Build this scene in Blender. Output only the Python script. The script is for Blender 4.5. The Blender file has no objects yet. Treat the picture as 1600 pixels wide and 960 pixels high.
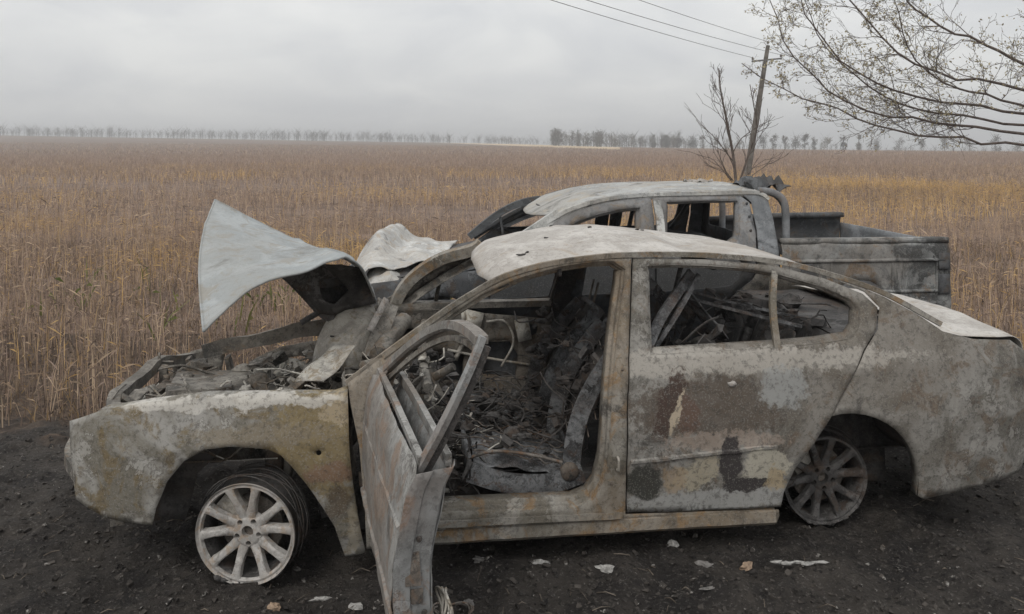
import bpy, math, random
import numpy as np
from mathutils import Vector, Matrix, noise as mnoise
from mathutils.geometry import delaunay_2d_cdt

random.seed(7)
RNG = np.random.default_rng(11)
SC = bpy.context.scene
COL = SC.collection
R = math.radians

# ------------------------------------------------------------------ camera, sky, sun, exposure
EYE = 1.93
cam_data = bpy.data.cameras.new('camera')
cam = bpy.data.objects.new('camera', cam_data)
COL.objects.link(cam)
cam.location = (0, 0, EYE)
cam.rotation_euler = (R(90), 0, 0)
cam_data.sensor_width = 36.0
cam_data.lens = 28.125
cam_data.shift_y = -250 / 1600.0
cam_data.clip_start = 0.05
cam_data.clip_end = 8000
SC.camera = cam

SUN_EL, SUN_AZ = R(48), R(205)
world = bpy.data.worlds.new('World')
SC.world = world
world.use_nodes = True
wt = world.node_tree
wt.nodes.clear()
def wn(kind, **kw):
    n = wt.nodes.new(kind)
    for k, v in kw.items():
        setattr(n, k, v)
    return n
w_out = wn('ShaderNodeOutputWorld')
w_bg = wn('ShaderNodeBackground')
w_sky = wn('ShaderNodeTexSky', sky_type='NISHITA', sun_disc=False)
w_sky.sun_elevation = SUN_EL
w_sky.sun_rotation = SUN_AZ
w_sky.dust_density = 4.0
w_bg.inputs['Strength'].default_value = 0.10
w_tc = wn('ShaderNodeTexCoord')
w_sep = wn('ShaderNodeSeparateXYZ')
wt.links.new(w_tc.outputs['Generated'], w_sep.inputs[0])
# cloud deck seen from below: project the view direction on a flat layer
w_add = wn('ShaderNodeMath', operation='ADD'); w_add.inputs[1].default_value = 0.42
w_abs = wn('ShaderNodeMath', operation='ABSOLUTE')
wt.links.new(w_sep.outputs['Z'], w_abs.inputs[0])
wt.links.new(w_abs.outputs[0], w_add.inputs[0])
w_div = wn('ShaderNodeVectorMath', operation='DIVIDE')
w_cmb = wn('ShaderNodeCombineXYZ')
for i in range(3):
    wt.links.new(w_add.outputs[0], w_cmb.inputs[i])
wt.links.new(w_tc.outputs['Generated'], w_div.inputs[0])
wt.links.new(w_cmb.outputs[0], w_div.inputs[1])
w_n1 = wn('ShaderNodeTexNoise')
w_n1.inputs['Scale'].default_value = 3.0
w_n1.inputs['Detail'].default_value = 7
w_n1.inputs['Roughness'].default_value = 0.52
w_n1.inputs['Distortion'].default_value = 0.5
w_map = wn('ShaderNodeMapping')
w_map.inputs['Rotation'].default_value = (0, 0, R(35))
w_map.inputs['Scale'].default_value = (1.0, 1.15, 1.0)
wt.links.new(w_div.outputs[0], w_map.inputs[0])
wt.links.new(w_map.outputs[0], w_n1.inputs['Vector'])
w_ramp = wn('ShaderNodeValToRGB')
w_ramp.color_ramp.elements[0].position = 0.36
w_ramp.color_ramp.elements[0].color = (4.85, 4.92, 5.02, 1)
w_ramp.color_ramp.elements[1].position = 0.66
w_ramp.color_ramp.elements[1].color = (6.05, 6.06, 5.95, 1)
wt.links.new(w_n1.outputs['Fac'], w_ramp.inputs[0])
# an overcast sky grows brighter towards the zenith
w_zen = wn('ShaderNodeMapRange')
w_zen.inputs['From Min'].default_value = 0.05
w_zen.inputs['From Max'].default_value = 1.0
w_zen.inputs['To Min'].default_value = 1.0
w_zen.inputs['To Max'].default_value = 1.75
wt.links.new(w_sep.outputs['Z'], w_zen.inputs['Value'])
w_mul = wn('ShaderNodeVectorMath', operation='SCALE')
wt.links.new(w_ramp.outputs['Color'], w_mul.inputs[0])
wt.links.new(w_zen.outputs[0], w_mul.inputs['Scale'])
w_mix = wn('ShaderNodeMixRGB')
w_mix.inputs['Fac'].default_value = 0.93
wt.links.new(w_sky.outputs['Color'], w_mix.inputs['Color1'])
wt.links.new(w_mul.outputs[0], w_mix.inputs['Color2'])
wt.links.new(w_mix.outputs[0], w_bg.inputs['Color'])
wt.links.new(w_bg.outputs[0], w_out.inputs['Surface'])

sun_d = bpy.data.lights.new('sun', 'SUN')
sun_d.energy = 0.8
sun_d.angle = R(25)
sun_d.color = (1.0, 0.96, 0.90)
sun = bpy.data.objects.new('sun', sun_d)
COL.objects.link(sun)
sun.location = (-20, -20, 40)
# the sun stands behind the camera, a little to its left
sdir = Vector((-math.cos(SUN_EL) * 0.45, -math.cos(SUN_EL) * 0.89, math.sin(SUN_EL)))
sun.rotation_euler = sdir.to_track_quat('Z', 'Y').to_euler()
w_sky.sun_rotation = math.atan2(sdir.x, sdir.y)

SC.view_settings.view_transform = 'Standard'
SC.view_settings.look = 'None'
SC.view_settings.exposure = 0.50
SC.view_settings.gamma = 1.0
SC.view_settings.use_curve_mapping = False
SC.cycles.max_bounces = 4
SC.cycles.volume_bounces = 0

# ------------------------------------------------------------------ node material helpers
class Mat:
    def __init__(self, name, rough=0.85, metallic=0.0, spec=0.25):
        self.m = bpy.data.materials.new(name)
        self.m.use_nodes = True
        self.t = self.m.node_tree
        self.b = self.t.nodes['Principled BSDF']
        self.b.inputs['Roughness'].default_value = rough
        self.b.inputs['Metallic'].default_value = metallic
        self.b.inputs['Specular IOR Level'].default_value = spec
        self.tc = self.t.nodes.new('ShaderNodeTexCoord')
        self.co = self.tc.outputs['Object']
        self._sep = None; self._warp = None; self._frag = None
    def n(self, kind, **kw):
        x = self.t.nodes.new(kind)
        for k, v in kw.items():
            setattr(x, k, v)
        return x
    def link(self, a, sock):
        if isinstance(a, (int, float)):
            sock.default_value = a
        elif isinstance(a, tuple):
            sock.default_value = a if len(a) == 4 else a + (1,)
        else:
            self.t.links.new(a, sock)
    def noise(self, scale, detail=5, rough=0.55, dist=0.0, co=None, off=0.0, stretch=None):
        x = self.n('ShaderNodeTexNoise')
        x.inputs['Scale'].default_value = scale
        x.inputs['Detail'].default_value = detail
        x.inputs['Roughness'].default_value = rough
        x.inputs['Distortion'].default_value = dist
        co = co or self.co
        mp = self.n('ShaderNodeMapping')
        mp.inputs['Location'].default_value = (off, off * 1.7, off * 0.6)
        if stretch:
            mp.inputs['Scale'].default_value = stretch
        self.t.links.new(co, mp.inputs[0])
        self.t.links.new(mp.outputs[0], x.inputs['Vector'])
        return x.outputs['Fac']
    def vor(self, scale, feature='F1'):
        x = self.n('ShaderNodeTexVoronoi', feature=feature)
        x.inputs['Scale'].default_value = scale
        self.t.links.new(self.co, x.inputs['Vector'])
        return x.outputs['Distance']
    def step(self, v, lo, hi):
        x = self.n('ShaderNodeMapRange', interpolation_type='SMOOTHSTEP')
        self.link(v, x.inputs['Value'])
        x.inputs['From Min'].default_value = lo
        x.inputs['From Max'].default_value = hi
        return x.outputs[0]
    def math(self, op, a, b=0.0):
        x = self.n('ShaderNodeMath', operation=op)
        self.link(a, x.inputs[0]); self.link(b, x.inputs[1])
        return x.outputs[0]
    def mix(self, f, a, b):
        x = self.n('ShaderNodeMixRGB')
        self.link(f, x.inputs['Fac']); self.link(a, x.inputs['Color1']); self.link(b, x.inputs['Color2'])
        return x.outputs[0]
    def sep(self):
        if not self._sep:
            x = self.n('ShaderNodeSeparateXYZ')
            self.t.links.new(self.co, x.inputs[0])
            self._sep = x.outputs
        return self._sep
    def blob(self, u, z, ru, rz, soft=0.16, amp=0.95, ang=0.0, nz=None):
        """mask of a stain round (u, z) with a ragged border"""
        s = self.warped()
        du = self.math('SUBTRACT', s['X'], u); dz = self.math('SUBTRACT', s['Z'], z)
        c, sn = math.cos(ang), math.sin(ang)
        a = self.math('DIVIDE', self.math('ADD', self.math('MULTIPLY', du, c), self.math('MULTIPLY', dz, sn)), ru)
        b = self.math('DIVIDE', self.math('SUBTRACT', self.math('MULTIPLY', dz, c), self.math('MULTIPLY', du, sn)), rz)
        d = self.math('SQRT', self.math('ADD', self.math('MULTIPLY', a, a), self.math('MULTIPLY', b, b)))
        d = self.math('ADD', d, self.math('MULTIPLY', self.math('SUBTRACT', self._frag, 0.5), amp * 2))
        x = self.n('ShaderNodeMapRange', interpolation_type='SMOOTHSTEP')
        self.link(d, x.inputs['Value'])
        x.inputs['From Min'].default_value = 1 - soft
        x.inputs['From Max'].default_value = 1 + soft
        x.inputs['To Min'].default_value = 1.0
        x.inputs['To Max'].default_value = 0.0
        return x.outputs[0]
    def warped(self):
        """object coordinates shaken by noise, so that stains get irregular outlines"""
        if not self._warp:
            n = self.n('ShaderNodeTexNoise')
            n.inputs['Scale'].default_value = 9.0; n.inputs['Detail'].default_value = 5; n.inputs['Roughness'].default_value = 0.65
            self.t.links.new(self.co, n.inputs['Vector'])
            sb = self.n('ShaderNodeVectorMath', operation='SUBTRACT'); sb.inputs[1].default_value = (0.5, 0.5, 0.5)
            self.t.links.new(n.outputs['Color'], sb.inputs[0])
            sc = self.n('ShaderNodeVectorMath', operation='SCALE'); sc.inputs['Scale'].default_value = 0.13
            self.t.links.new(sb.outputs[0], sc.inputs[0])
            ad = self.n('ShaderNodeVectorMath', operation='ADD')
            self.t.links.new(self.co, ad.inputs[0]); self.t.links.new(sc.outputs[0], ad.inputs[1])
            x = self.n('ShaderNodeSeparateXYZ'); self.t.links.new(ad.outputs[0], x.inputs[0])
            self._warp = x.outputs
            self._frag = self.noise(34, 6, 0.72, 0.3, off=7.7)
        return self._warp
    def bump(self, h, strength=0.3, dist=0.01):
        x = self.n('ShaderNodeBump')
        x.inputs['Strength'].default_value = strength
        x.inputs['Distance'].default_value = dist
        self.t.links.new(h, x.inputs['Height'])
        self.t.links.new(x.outputs[0], self.b.inputs['Normal'])
    def done(self, col, rough=None):
        self.link(col, self.b.inputs['Base Color'])
        if rough is not None:
            self.link(rough, self.b.inputs['Roughness'])
        return self.m

def burnt(name, pale, mid, dark, rust=(0.17, 0.09, 0.045), k_mid=(0.42, 0.58), k_rust=(0.52, 0.62), k_dark=(0.57, 0.67),
          speck=0.55, scale=1.0, off=0.0, bump=0.35, stains=(), rough=0.86, streak=0.0, flake=0.45, zoned=0.5):
    m = Mat(name, rough)
    zone = m.noise(1.25 * scale, 3, 0.55, 0.5, off=off + 31)
    c = m.mix(m.step(m.noise(3.2 * scale, 6, 0.62, 0.8, off=off), *k_mid), pale, mid)
    c = m.mix(m.math('MULTIPLY', m.step(zone, 0.48, 0.60), zoned), c, tuple(0.5 * (a_ + b_) for a_, b_ in zip(mid, rust)))
    c = m.mix(m.math('MULTIPLY', m.step(m.noise(5.5 * scale, 7, 0.68, 1.2, off=off + 3.3), *k_rust), 0.8), c, rust)
    c = m.mix(m.math('MULTIPLY', m.step(m.noise(2.3 * scale, 7, 0.66, 1.0, off=off + 8.1), *k_dark), 0.85), c, dark)
    if streak:
        c = m.mix(m.math('MULTIPLY', m.step(m.noise(7, 5, 0.6, 0.3, off=off + 5, stretch=(1, 1, 0.16)), 0.52, 0.68), streak), c, dark)
    fl_n = m.noise(6.5 * scale, 8, 0.72, 0.35, off=off + 13)
    fk = m.math('MULTIPLY', m.math('SUBTRACT', 1.25, m.step(zone, 0.40, 0.56)), flake)
    lighter = tuple(min(1, v * 1.22 + 0.02) for v in pale)
    c = m.mix(m.math('MULTIPLY', m.step(fl_n, 0.535, 0.548), fk), c, lighter)
    rim = m.math('MULTIPLY', m.step(fl_n, 0.512, 0.53), m.math('SUBTRACT', 1.0, m.step(fl_n, 0.535, 0.545)))
    c = m.mix(m.math('MULTIPLY', rim, fk), c, dark)
    for (u, z, ru, rz, col, k, kw) in stains:
        c = m.mix(m.math('MULTIPLY', m.blob(u, z, ru, rz, **kw), k), c, col)
    grain = m.noise(38, 5, 0.75, 0.4, off=off + 2)
    c = m.mix(m.math('MULTIPLY', m.step(grain, 0.49, 0.63), speck), c, dark)
    fine = m.noise(120, 2, 0.7, off=off)
    c = m.mix(m.math('MULTIPLY', m.step(fine, 0.54, 0.64), speck * 0.7), c, pale)
    m.bump(grain, bump, 0.006)
    return m.done(c)

PALE = (0.46, 0.43, 0.38); TAN = (0.27, 0.225, 0.155); SOOT = (0.035, 0.033, 0.033); GREY = (0.33, 0.33, 0.32)
M = {}
M['roof'] = burnt('ash_white_roof_metal', (0.46, 0.44, 0.413), (0.345, 0.325, 0.30), (0.12, 0.11, 0.10), (0.31, 0.26, 0.205), k_dark=(0.62, 0.74), k_rust=(0.54, 0.68), speck=0.30, bump=0.25, flake=0.16)
M['hood'] = burnt('blue_grey_burnt_hood', (0.335, 0.353, 0.356), (0.27, 0.288, 0.291), (0.17, 0.168, 0.158), (0.25, 0.235, 0.205), k_dark=(0.53, 0.70), k_rust=(0.50, 0.64), speck=0.22, scale=1.3, off=4, bump=0.12, flake=0.10)
M['side'] = burnt('burnt_bare_steel', (0.265, 0.252, 0.225), (0.145, 0.131, 0.107), (0.05, 0.045, 0.04), (0.22, 0.14, 0.07), speck=0.5, off=1.7, streak=0.45)
M['fender'] = burnt('burnt_fender_steel', (0.30, 0.292, 0.272), (0.165, 0.153, 0.127), (0.06, 0.052, 0.043), (0.16, 0.12, 0.062), speck=0.5, off=9.2, k_dark=(0.58, 0.70), stains=[
    (0.33, 0.62, 0.22, 0.24, (0.205, 0.16, 0.085), 0.9, {}),
    (0.05, 0.66, 0.30, 0.05, (0.20, 0.17, 0.125), 0.75, {}),
    (0.40, 0.76, 0.09, 0.07, (0.35, 0.29, 0.20), 0.8, {}),
    (0.36, 0.48, 0.10, 0.05, (0.20, 0.12, 0.085), 0.7, {}),
    (0.48, 0.22, 0.04, 0.13, (0.30, 0.26, 0.19), 0.6, {}),
    (0.40, 0.34, 0.05, 0.08, (0.11, 0.085, 0.06), 0.8, {}),
    (-0.05, 0.80, 0.5, 0.03, (0.52, 0.50, 0.46), 0.8, {'amp': 0.3}),
])
M['rear_door'] = burnt('stained_burnt_door_steel', (0.235, 0.226, 0.208), (0.122, 0.114, 0.099), (0.05, 0.046, 0.042), (0.125, 0.095, 0.07), speck=0.55, off=6.4, k_dark=(0.57, 0.68), stains=[
    (2.2, 0.90, 1.0, 0.055, (0.32, 0.30, 0.268), 0.8, {}),
    (2.13, 0.70, 0.40, 0.145, (0.085, 0.068, 0.054), 0.85, {'amp': 0.7}),
    (1.93, 0.72, 0.055, 0.16, (0.055, 0.035, 0.028), 0.9, {'ang': -0.35}),
    (2.02, 0.66, 0.05, 0.09, (0.10, 0.06, 0.045), 0.7, {}),
    (1.965, 0.68, 0.018, 0.10, (0.38, 0.32, 0.24), 0.9, {'ang': -0.35}),
    (2.50, 0.775, 0.12, 0.10, (0.26, 0.265, 0.258), 0.85, {'amp': 0.9, 'soft': 0.2}),
    (2.2, 0.545, 0.30, 0.045, (0.32, 0.26, 0.215), 0.6, {}),
    (2.40, 0.42, 0.12, 0.075, (0.40, 0.375, 0.31), 0.9, {'amp': 0.55, 'soft': 0.12}),
    (2.05, 0.385, 0.14, 0.06, (0.36, 0.32, 0.24), 0.8, {'ang': 0.45}),
    (2.1, 0.255, 0.45, 0.06, (0.30, 0.30, 0.29), 0.85, {}),
    (1.95, 0.36, 0.06, 0.06, (0.27, 0.195, 0.12), 0.6, {}),
    (1.80, 0.36, 0.09, 0.09, (0.035, 0.035, 0.03), 0.95, {'amp': 0.35}),
    (2.225, 0.44, 0.045, 0.13, (0.042, 0.037, 0.037), 0.98, {'amp': 0.28, 'soft': 0.10}),
    (2.31, 0.325, 0.12, 0.042, (0.042, 0.037, 0.037), 0.98, {'amp': 0.32, 'soft': 0.10}),
    (2.45, 0.34, 0.05, 0.06, (0.34, 0.27, 0.17), 0.8, {}),
])
M['open_door'] = burnt('burnt_open_door_steel', (0.265, 0.262, 0.25), (0.165, 0.16, 0.148), (0.075, 0.07, 0.065), (0.21, 0.15, 0.11), speck=0.45, off=2.9, streak=0.35)
M['door_edge'] = burnt('grey_door_edge_steel', (0.25, 0.255, 0.253), (0.165, 0.167, 0.165), (0.06, 0.058, 0.055), (0.22, 0.15, 0.11), speck=0.4, off=7.7, streak=0.3)
M['inner'] = burnt('sooty_inner_steel', (0.23, 0.215, 0.19), (0.115, 0.105, 0.092), (0.03, 0.03, 0.03), (0.15, 0.11, 0.075), speck=0.5, off=5.1, k_dark=(0.48, 0.66))
M['soot'] = burnt('black_soot', (0.105, 0.10, 0.097), (0.055, 0.052, 0.05), (0.02, 0.02, 0.02), (0.085, 0.06, 0.045), speck=0.5, off=3.7, k_dark=(0.45, 0.62), bump=0.6)
M['seat'] = burnt('charred_seat_metal', (0.20, 0.205, 0.21), (0.075, 0.075, 0.077), (0.022, 0.022, 0.022), (0.10, 0.07, 0.055), speck=0.5, off=8.7, k_dark=(0.47, 0.62), scale=2)
M['ash'] = burnt('pale_ash', (0.42, 0.41, 0.39), (0.25, 0.24, 0.23), (0.05, 0.05, 0.05), (0.28, 0.22, 0.17), speck=0.5, off=2.2, scale=2.5, bump=0.8)
M['casting'] = burnt('heat_greyed_casting', (0.50, 0.48, 0.43), (0.30, 0.285, 0.26), (0.07, 0.065, 0.06), (0.24, 0.19, 0.13), speck=0.3, off=1.2, scale=2.2, k_dark=(0.55, 0.72))
M['rim'] = burnt('ash_coated_alloy', (0.43, 0.415, 0.395), (0.31, 0.298, 0.282), (0.10, 0.09, 0.08), (0.32, 0.25, 0.19), speck=0.3, off=6.6, scale=3, k_dark=(0.58, 0.70), bump=0.3)
M['brake'] = burnt('scorched_iron', (0.16, 0.14, 0.12), (0.09, 0.08, 0.07), (0.03, 0.03, 0.03), (0.14, 0.09, 0.06), speck=0.5, off=6.1, scale=4)
M['wire'] = burnt('burnt_wire', (0.20, 0.18, 0.16), (0.10, 0.09, 0.08), (0.03, 0.03, 0.03), (0.17, 0.10, 0.06), speck=0.2, off=0.6, scale=3)
M['truck'] = burnt('burnt_truck_steel', (0.47, 0.47, 0.45), (0.27, 0.275, 0.27), (0.06, 0.06, 0.06), (0.25, 0.20, 0.14), speck=0.35, off=12.3, k_dark=(0.55, 0.66), streak=0.3)
M['truck_grey'] = burnt('slate_grey_burnt_steel', (0.215, 0.225, 0.235), (0.14, 0.148, 0.155), (0.05, 0.052, 0.055), (0.21, 0.15, 0.11), speck=0.3, off=15.3, k_rust=(0.60, 0.72), flake=0.3)
M['truck_side'] = burnt('grey_truck_door_with_soot', (0.25, 0.255, 0.26), (0.15, 0.155, 0.16), (0.05, 0.05, 0.052), (0.2, 0.16, 0.12), speck=0.35, off=16.3, flake=0.3, stains=[(1.3, 0.75, 2.6, 0.44, (0.045, 0.046, 0.047), 0.93, {'amp': 0.25})])
M['truck_bed'] = burnt('scorched_truck_bed_steel', (0.27, 0.275, 0.27), (0.15, 0.153, 0.15), (0.04, 0.04, 0.04), (0.18, 0.125, 0.08), speck=0.4, off=18.3, k_dark=(0.50, 0.60), streak=0.5)
M['truck_roof'] = burnt('streaked_white_truck_roof', (0.37, 0.373, 0.365), (0.27, 0.272, 0.265), (0.11, 0.105, 0.10), (0.34, 0.30, 0.24), speck=0.25, off=11.1, k_dark=(0.56, 0.68), bump=0.2)
M['truck_hood'] = burnt('white_ash_crumpled_hood', (0.50, 0.50, 0.485), (0.36, 0.357, 0.345), (0.10, 0.098, 0.095), (0.36, 0.31, 0.25), speck=0.25, off=13.4, scale=1.5, k_dark=(0.58, 0.70), bump=0.25)
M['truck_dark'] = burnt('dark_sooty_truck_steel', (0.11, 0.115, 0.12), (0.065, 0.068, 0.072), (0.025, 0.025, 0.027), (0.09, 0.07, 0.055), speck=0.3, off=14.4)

# ------------------------------------------------------------------ mesh helpers
def resample(pts, n, smooth=True):
    """Catmull-Rom through pts, n points evenly spaced along it"""
    P = [Vector(p) for p in pts]
    if smooth and len(P) > 2:
        Q = []
        E = [P[0] * 2 - P[1]] + P + [P[-1] * 2 - P[-2]]
        for i in range(1, len(E) - 2):
            a, b, c, d = E[i - 1:i + 3]
            for k in range(12):
                t = k / 12
                Q.append(0.5 * (2 * b + (c - a) * t + (2 * a - 5 * b + 4 * c - d) * t * t + (3 * b - a - 3 * c + d) * t ** 3))
        Q.append(P[-1])
        P = Q
    L = [0]
    for a, b in zip(P, P[1:]):
        L.append(L[-1] + (b - a).length)
    out = []
    j = 0
    for i in range(n):
        s = L[-1] * i / (n - 1)
        while j < len(L) - 2 and L[j + 1] < s:
            j += 1
        t = 0 if L[j + 1] == L[j] else (s - L[j]) / (L[j + 1] - L[j])
        out.append(P[j].lerp(P[j + 1], min(max(t, 0), 1)))
    return out

def nz(p, s=1.0, o=0.0):
    return mnoise.noise(Vector((p[0] * s + o, p[1] * s + o * 1.3, p[2] * s - o)))

class MB:
    def __init__(self):
        self.v = []; self.f = []
    def add(self, vs, fs):
        o = len(self.v)
        self.v += [tuple(p) for p in vs]
        self.f += [tuple(i + o for i in q) for q in fs]
        return self
    def grid(self, rows, close=False):
        n = len(rows[0]); vs = [p for r in rows for p in r]; fs = []
        for i in range(len(rows) - 1):
            for j in range(n - (0 if close else 1)):
                k = (j + 1) % n
                fs.append((i * n + j, i * n + k, (i + 1) * n + k, (i + 1) * n + j))
        return self.add(vs, fs)
    def loft(self, a, b, n, m, smooth=True, bulge=None):
        A = resample(a, n, smooth); B = resample(b, n, smooth)
        rows = []
        for k in range(m):
            t = k / (m - 1)
            rows.append([(p.lerp(q, t) + (bulge(i / (n - 1), t) if bulge else Vector())) for i, (p, q) in enumerate(zip(A, B))])
        return self.grid(rows)
    def tube(self, path, r, seg=6, n=None, smooth=True, cap=True):
        P = resample(path, n, smooth) if n else [Vector(p) for p in path]
        rr = r if isinstance(r, (list, tuple)) else [r, r]
        t0 = (P[1] - P[0]).normalized()
        ref = Vector((0, 0, 1)) if abs(t0.z) < 0.9 else Vector((1, 0, 0))
        s = t0.cross(ref).normalized()
        rows = []
        for i, p in enumerate(P):
            t = (P[min(i + 1, len(P) - 1)] - P[max(i - 1, 0)])
            t = t.normalized() if t.length > 1e-9 else t0
            s = (s - t * s.dot(t))
            s = s.normalized() if s.length > 1e-6 else t.orthogonal().normalized()
            b = t.cross(s)
            q = i / (len(P) - 1) * (len(rr) - 1)
            k = min(int(q), len(rr) - 2)
            rad = rr[k] + (rr[k + 1] - rr[k]) * (q - k)
            rows.append([p + (s * math.cos(2 * math.pi * j / seg) + b * math.sin(2 * math.pi * j / seg)) * rad for j in range(seg)])
        o = len(self.v)
        self.grid(rows, close=True)
        if cap:
            self.f.append(tuple(o + j for j in range(seg))[::-1])
            self.f.append(tuple(o + (len(P) - 1) * seg + j for j in range(seg)))
        return self
    def sweep(self, path, profile, ref, n=None, smooth=True):
        """profile points (a, b): a along ref x tangent, b along ref"""
        P = resample(path, n, smooth) if n else [Vector(p) for p in path]
        rows = []
        ref = Vector(ref).normalized()
        for i, p in enumerate(P):
            t = (P[min(i + 1, len(P) - 1)] - P[max(i - 1, 0)]).normalized()
            a = ref.cross(t).normalized(); b = t.cross(a).normalized()
            rows.append([p + a * x + b * y for x, y in profile])
        o = len(self.v); m = len(profile)
        self.grid(rows, close=True)
        self.f.append(tuple(o + j for j in range(m))[::-1])
        self.f.append(tuple(o + (len(P) - 1) * m + j for j in range(m)))
        return self
    def box(self, c, s, rot=None, jit=0.0):
        vs = []
        rot = rot or Matrix.Identity(3)
        for x in (-1, 1):
            for y in (-1, 1):
                for z in (-1, 1):
                    q = Vector((x * s[0] / 2, y * s[1] / 2, z * s[2] / 2))
                    if jit:
                        q += Vector((random.uniform(-jit, jit), random.uniform(-jit, jit), random.uniform(-jit, jit)))
                    vs.append(Vector(c) + rot @ q)
        return self.add(vs, [(0, 1, 3, 2), (4, 6, 7, 5), (0, 4, 5, 1), (2, 3, 7, 6), (0, 2, 6, 4), (1, 5, 7, 3)])
    def lump(self, c, s, seg=8, rough=0.25, o=0.0, rot=None):
        """an irregular rounded lump"""
        vs = []; fs = []; n = seg; m = max(4, seg // 2 + 1)
        rot = rot or Matrix.Identity(3)
        for i in range(m + 1):
            th = math.pi * i / m
            for j in range(n):
                ph = 2 * math.pi * j / n
                d = Vector((math.sin(th) * math.cos(ph), math.sin(th) * math.sin(ph), math.cos(th)))
                k = 1 + rough * 2.2 * mnoise.noise(d * 1.7 + Vector((o, o * 2, -o)))
                vs.append(Vector(c) + rot @ Vector((d.x * s[0] * k, d.y * s[1] * k, d.z * s[2] * k)))
        for i in range(m):
            for j in range(n):
                fs.append((i * n + j, i * n + (j + 1) % n, (i + 1) * n + (j + 1) % n, (i + 1) * n + j))
        return self.add(vs, fs)
    def lathe(self, prof, seg=40, axis='y', c=(0, 0, 0), close=False):
        rows = []
        for r, y in prof:
            row = []
            for j in range(seg):
                a = 2 * math.pi * j / seg
                if axis == 'y':
                    row.append(Vector(c) + Vector((r * math.cos(a), y, r * math.sin(a))))
                else:
                    row.append(Vector(c) + Vector((r * math.cos(a), r * math.sin(a), y)))
            rows.append(row)
        return self.grid(rows, close=True)
    def panel(self, outline, holes=(), sp=0.035, fn=None, smooth=False):
        """flat outline with holes in 2D, filled with small triangles and laid on the surface fn"""
        def ring(poly):
            pts = [Vector((p[0], p[1], 0)) for p in poly]
            out = []
            for a, b in zip(pts, pts[1:] + pts[:1]):
                k = max(1, int(round((b - a).length / sp)))
                for i in range(k):
                    out.append(a.lerp(b, i / k))
            return [(p.x, p.y) for p in out]
        rings = [ring(outline)] + [ring(h) for h in holes]
        vs = []; es = []
        for r in rings:
            o = len(vs); vs += [Vector(p) for p in r]
            es += [(o + i, o + (i + 1) % len(r)) for i in range(len(r))]
        def inside(x, y, poly):
            c = False
            for (x1, y1), (x2, y2) in zip(poly, poly[1:] + poly[:1]):
                if (y1 > y) != (y2 > y) and x < (x2 - x1) * (y - y1) / (y2 - y1) + x1:
                    c = not c
            return c
        def ok(x, y):
            return inside(x, y, rings[0]) and not any(inside(x, y, h) for h in rings[1:])
        allp = [p for r in rings for p in r]
        arr = np.array(allp)
        x0, y0 = arr.min(0); x1, y1 = arr.max(0)
        row = 0; y = y0 + sp * 0.5
        while y < y1:
            x = x0 + (sp * 0.5 if row % 2 else sp)
            while x < x1:
                if ok(x, y) and np.min((arr[:, 0] - x) ** 2 + (arr[:, 1] - y) ** 2) > (sp * 0.5) ** 2:
                    vs.append(Vector((x, y)))
                x += sp
            y += sp * 0.87; row += 1
        rv, _, rf, *_ = delaunay_2d_cdt(vs, es, [], 0, 1e-5)
        fs = []
        for t in rf:
            cx = sum(rv[i].x for i in t) / len(t); cy = sum(rv[i].y for i in t) / len(t)
            if ok(cx, cy):
                fs.append(tuple(t))
        return self.add([fn(p.x, p.y) for p in rv], fs)
    def ribbon(self, poly, steps, fn, sp=0.04, closed=True):
        """a flange along a 2D contour: steps are (shrink, depth)"""
        pts = [Vector((p[0], p[1])) for p in poly]
        out = []
        rng = zip(pts, pts[1:] + (pts[:1] if closed else []))
        for a, b in rng:
            k = max(1, int(round((b - a).length / sp)))
            for i in range(k):
                out.append(a.lerp(b, i / k))
        if not closed:
            out.append(pts[-1])
        n = len(out)
        area = sum(out[i].x * out[(i + 1) % n].y - out[(i + 1) % n].x * out[i].y for i in range(n))
        sg = 1 if area > 0 else -1
        nr = []
        for i in range(n):
            t = (out[(i + 1) % n] - out[i - 1]) if closed else (out[min(i + 1, n - 1)] - out[max(i - 1, 0)])
            t = t.normalized() if t.length else Vector((1, 0))
            nr.append(Vector((-t.y, t.x)) * sg)
        rows = []
        for sh, dp in steps:
            row = []
            for p, q in zip(out, nr):
                x = p + q * sh
                v = Vector(fn(x.x, x.y)); v.y += dp
                row.append(v)
            rows.append(row)
        return self.grid(rows, close=closed)
    def xform(self, mat):
        self.v = [tuple(mat @ Vector(p)) for p in self.v]
        return self
    def dent(self, amp, s=3.0, o=0.0, axis=1):
        out = []
        for p in self.v:
            q = list(p); q[axis] += amp * nz(p, s, o) + amp * 0.4 * nz(p, s * 2.7, o + 4); out.append(tuple(q))
        self.v = out
        return self
    def build(self, name, mat, parent=None, smooth=True, solid=0.0, kind=None, sharp=None):
        me = bpy.data.meshes.new(name)
        me.from_pydata(self.v, [], self.f)
        me.materials.append(mat)
        if smooth:
            me.polygons.foreach_set('use_smooth', [True] * len(me.polygons))
            if sharp:
                try:
                    me.set_sharp_from_angle(angle=R(sharp))
                except Exception:
                    pass
        me.update()
        ob = bpy.data.objects.new(name, me)
        COL.objects.link(ob)
        if parent:
            ob.parent = parent
        if solid:
            md = ob.modifiers.new('thickness', 'SOLIDIFY'); md.thickness = solid; md.offset = 0
        if kind:
            ob['kind'] = kind
        return ob

def tag(o, label, cat, group=None):
    o['label'] = label; o['category'] = cat
    if group:
        o['group'] = group
    return o

def empty(name, loc=(0, 0, 0), rz=0.0):
    o = bpy.data.objects.new(name, None)
    o.empty_display_size = 0.2
    COL.objects.link(o); o.location = loc; o.rotation_euler = (0, 0, rz)
    return o

def rotm(a, b, c):
    return (Matrix.Rotation(c, 3, 'Z') @ Matrix.Rotation(b, 3, 'Y') @ Matrix.Rotation(a, 3, 'X'))

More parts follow.
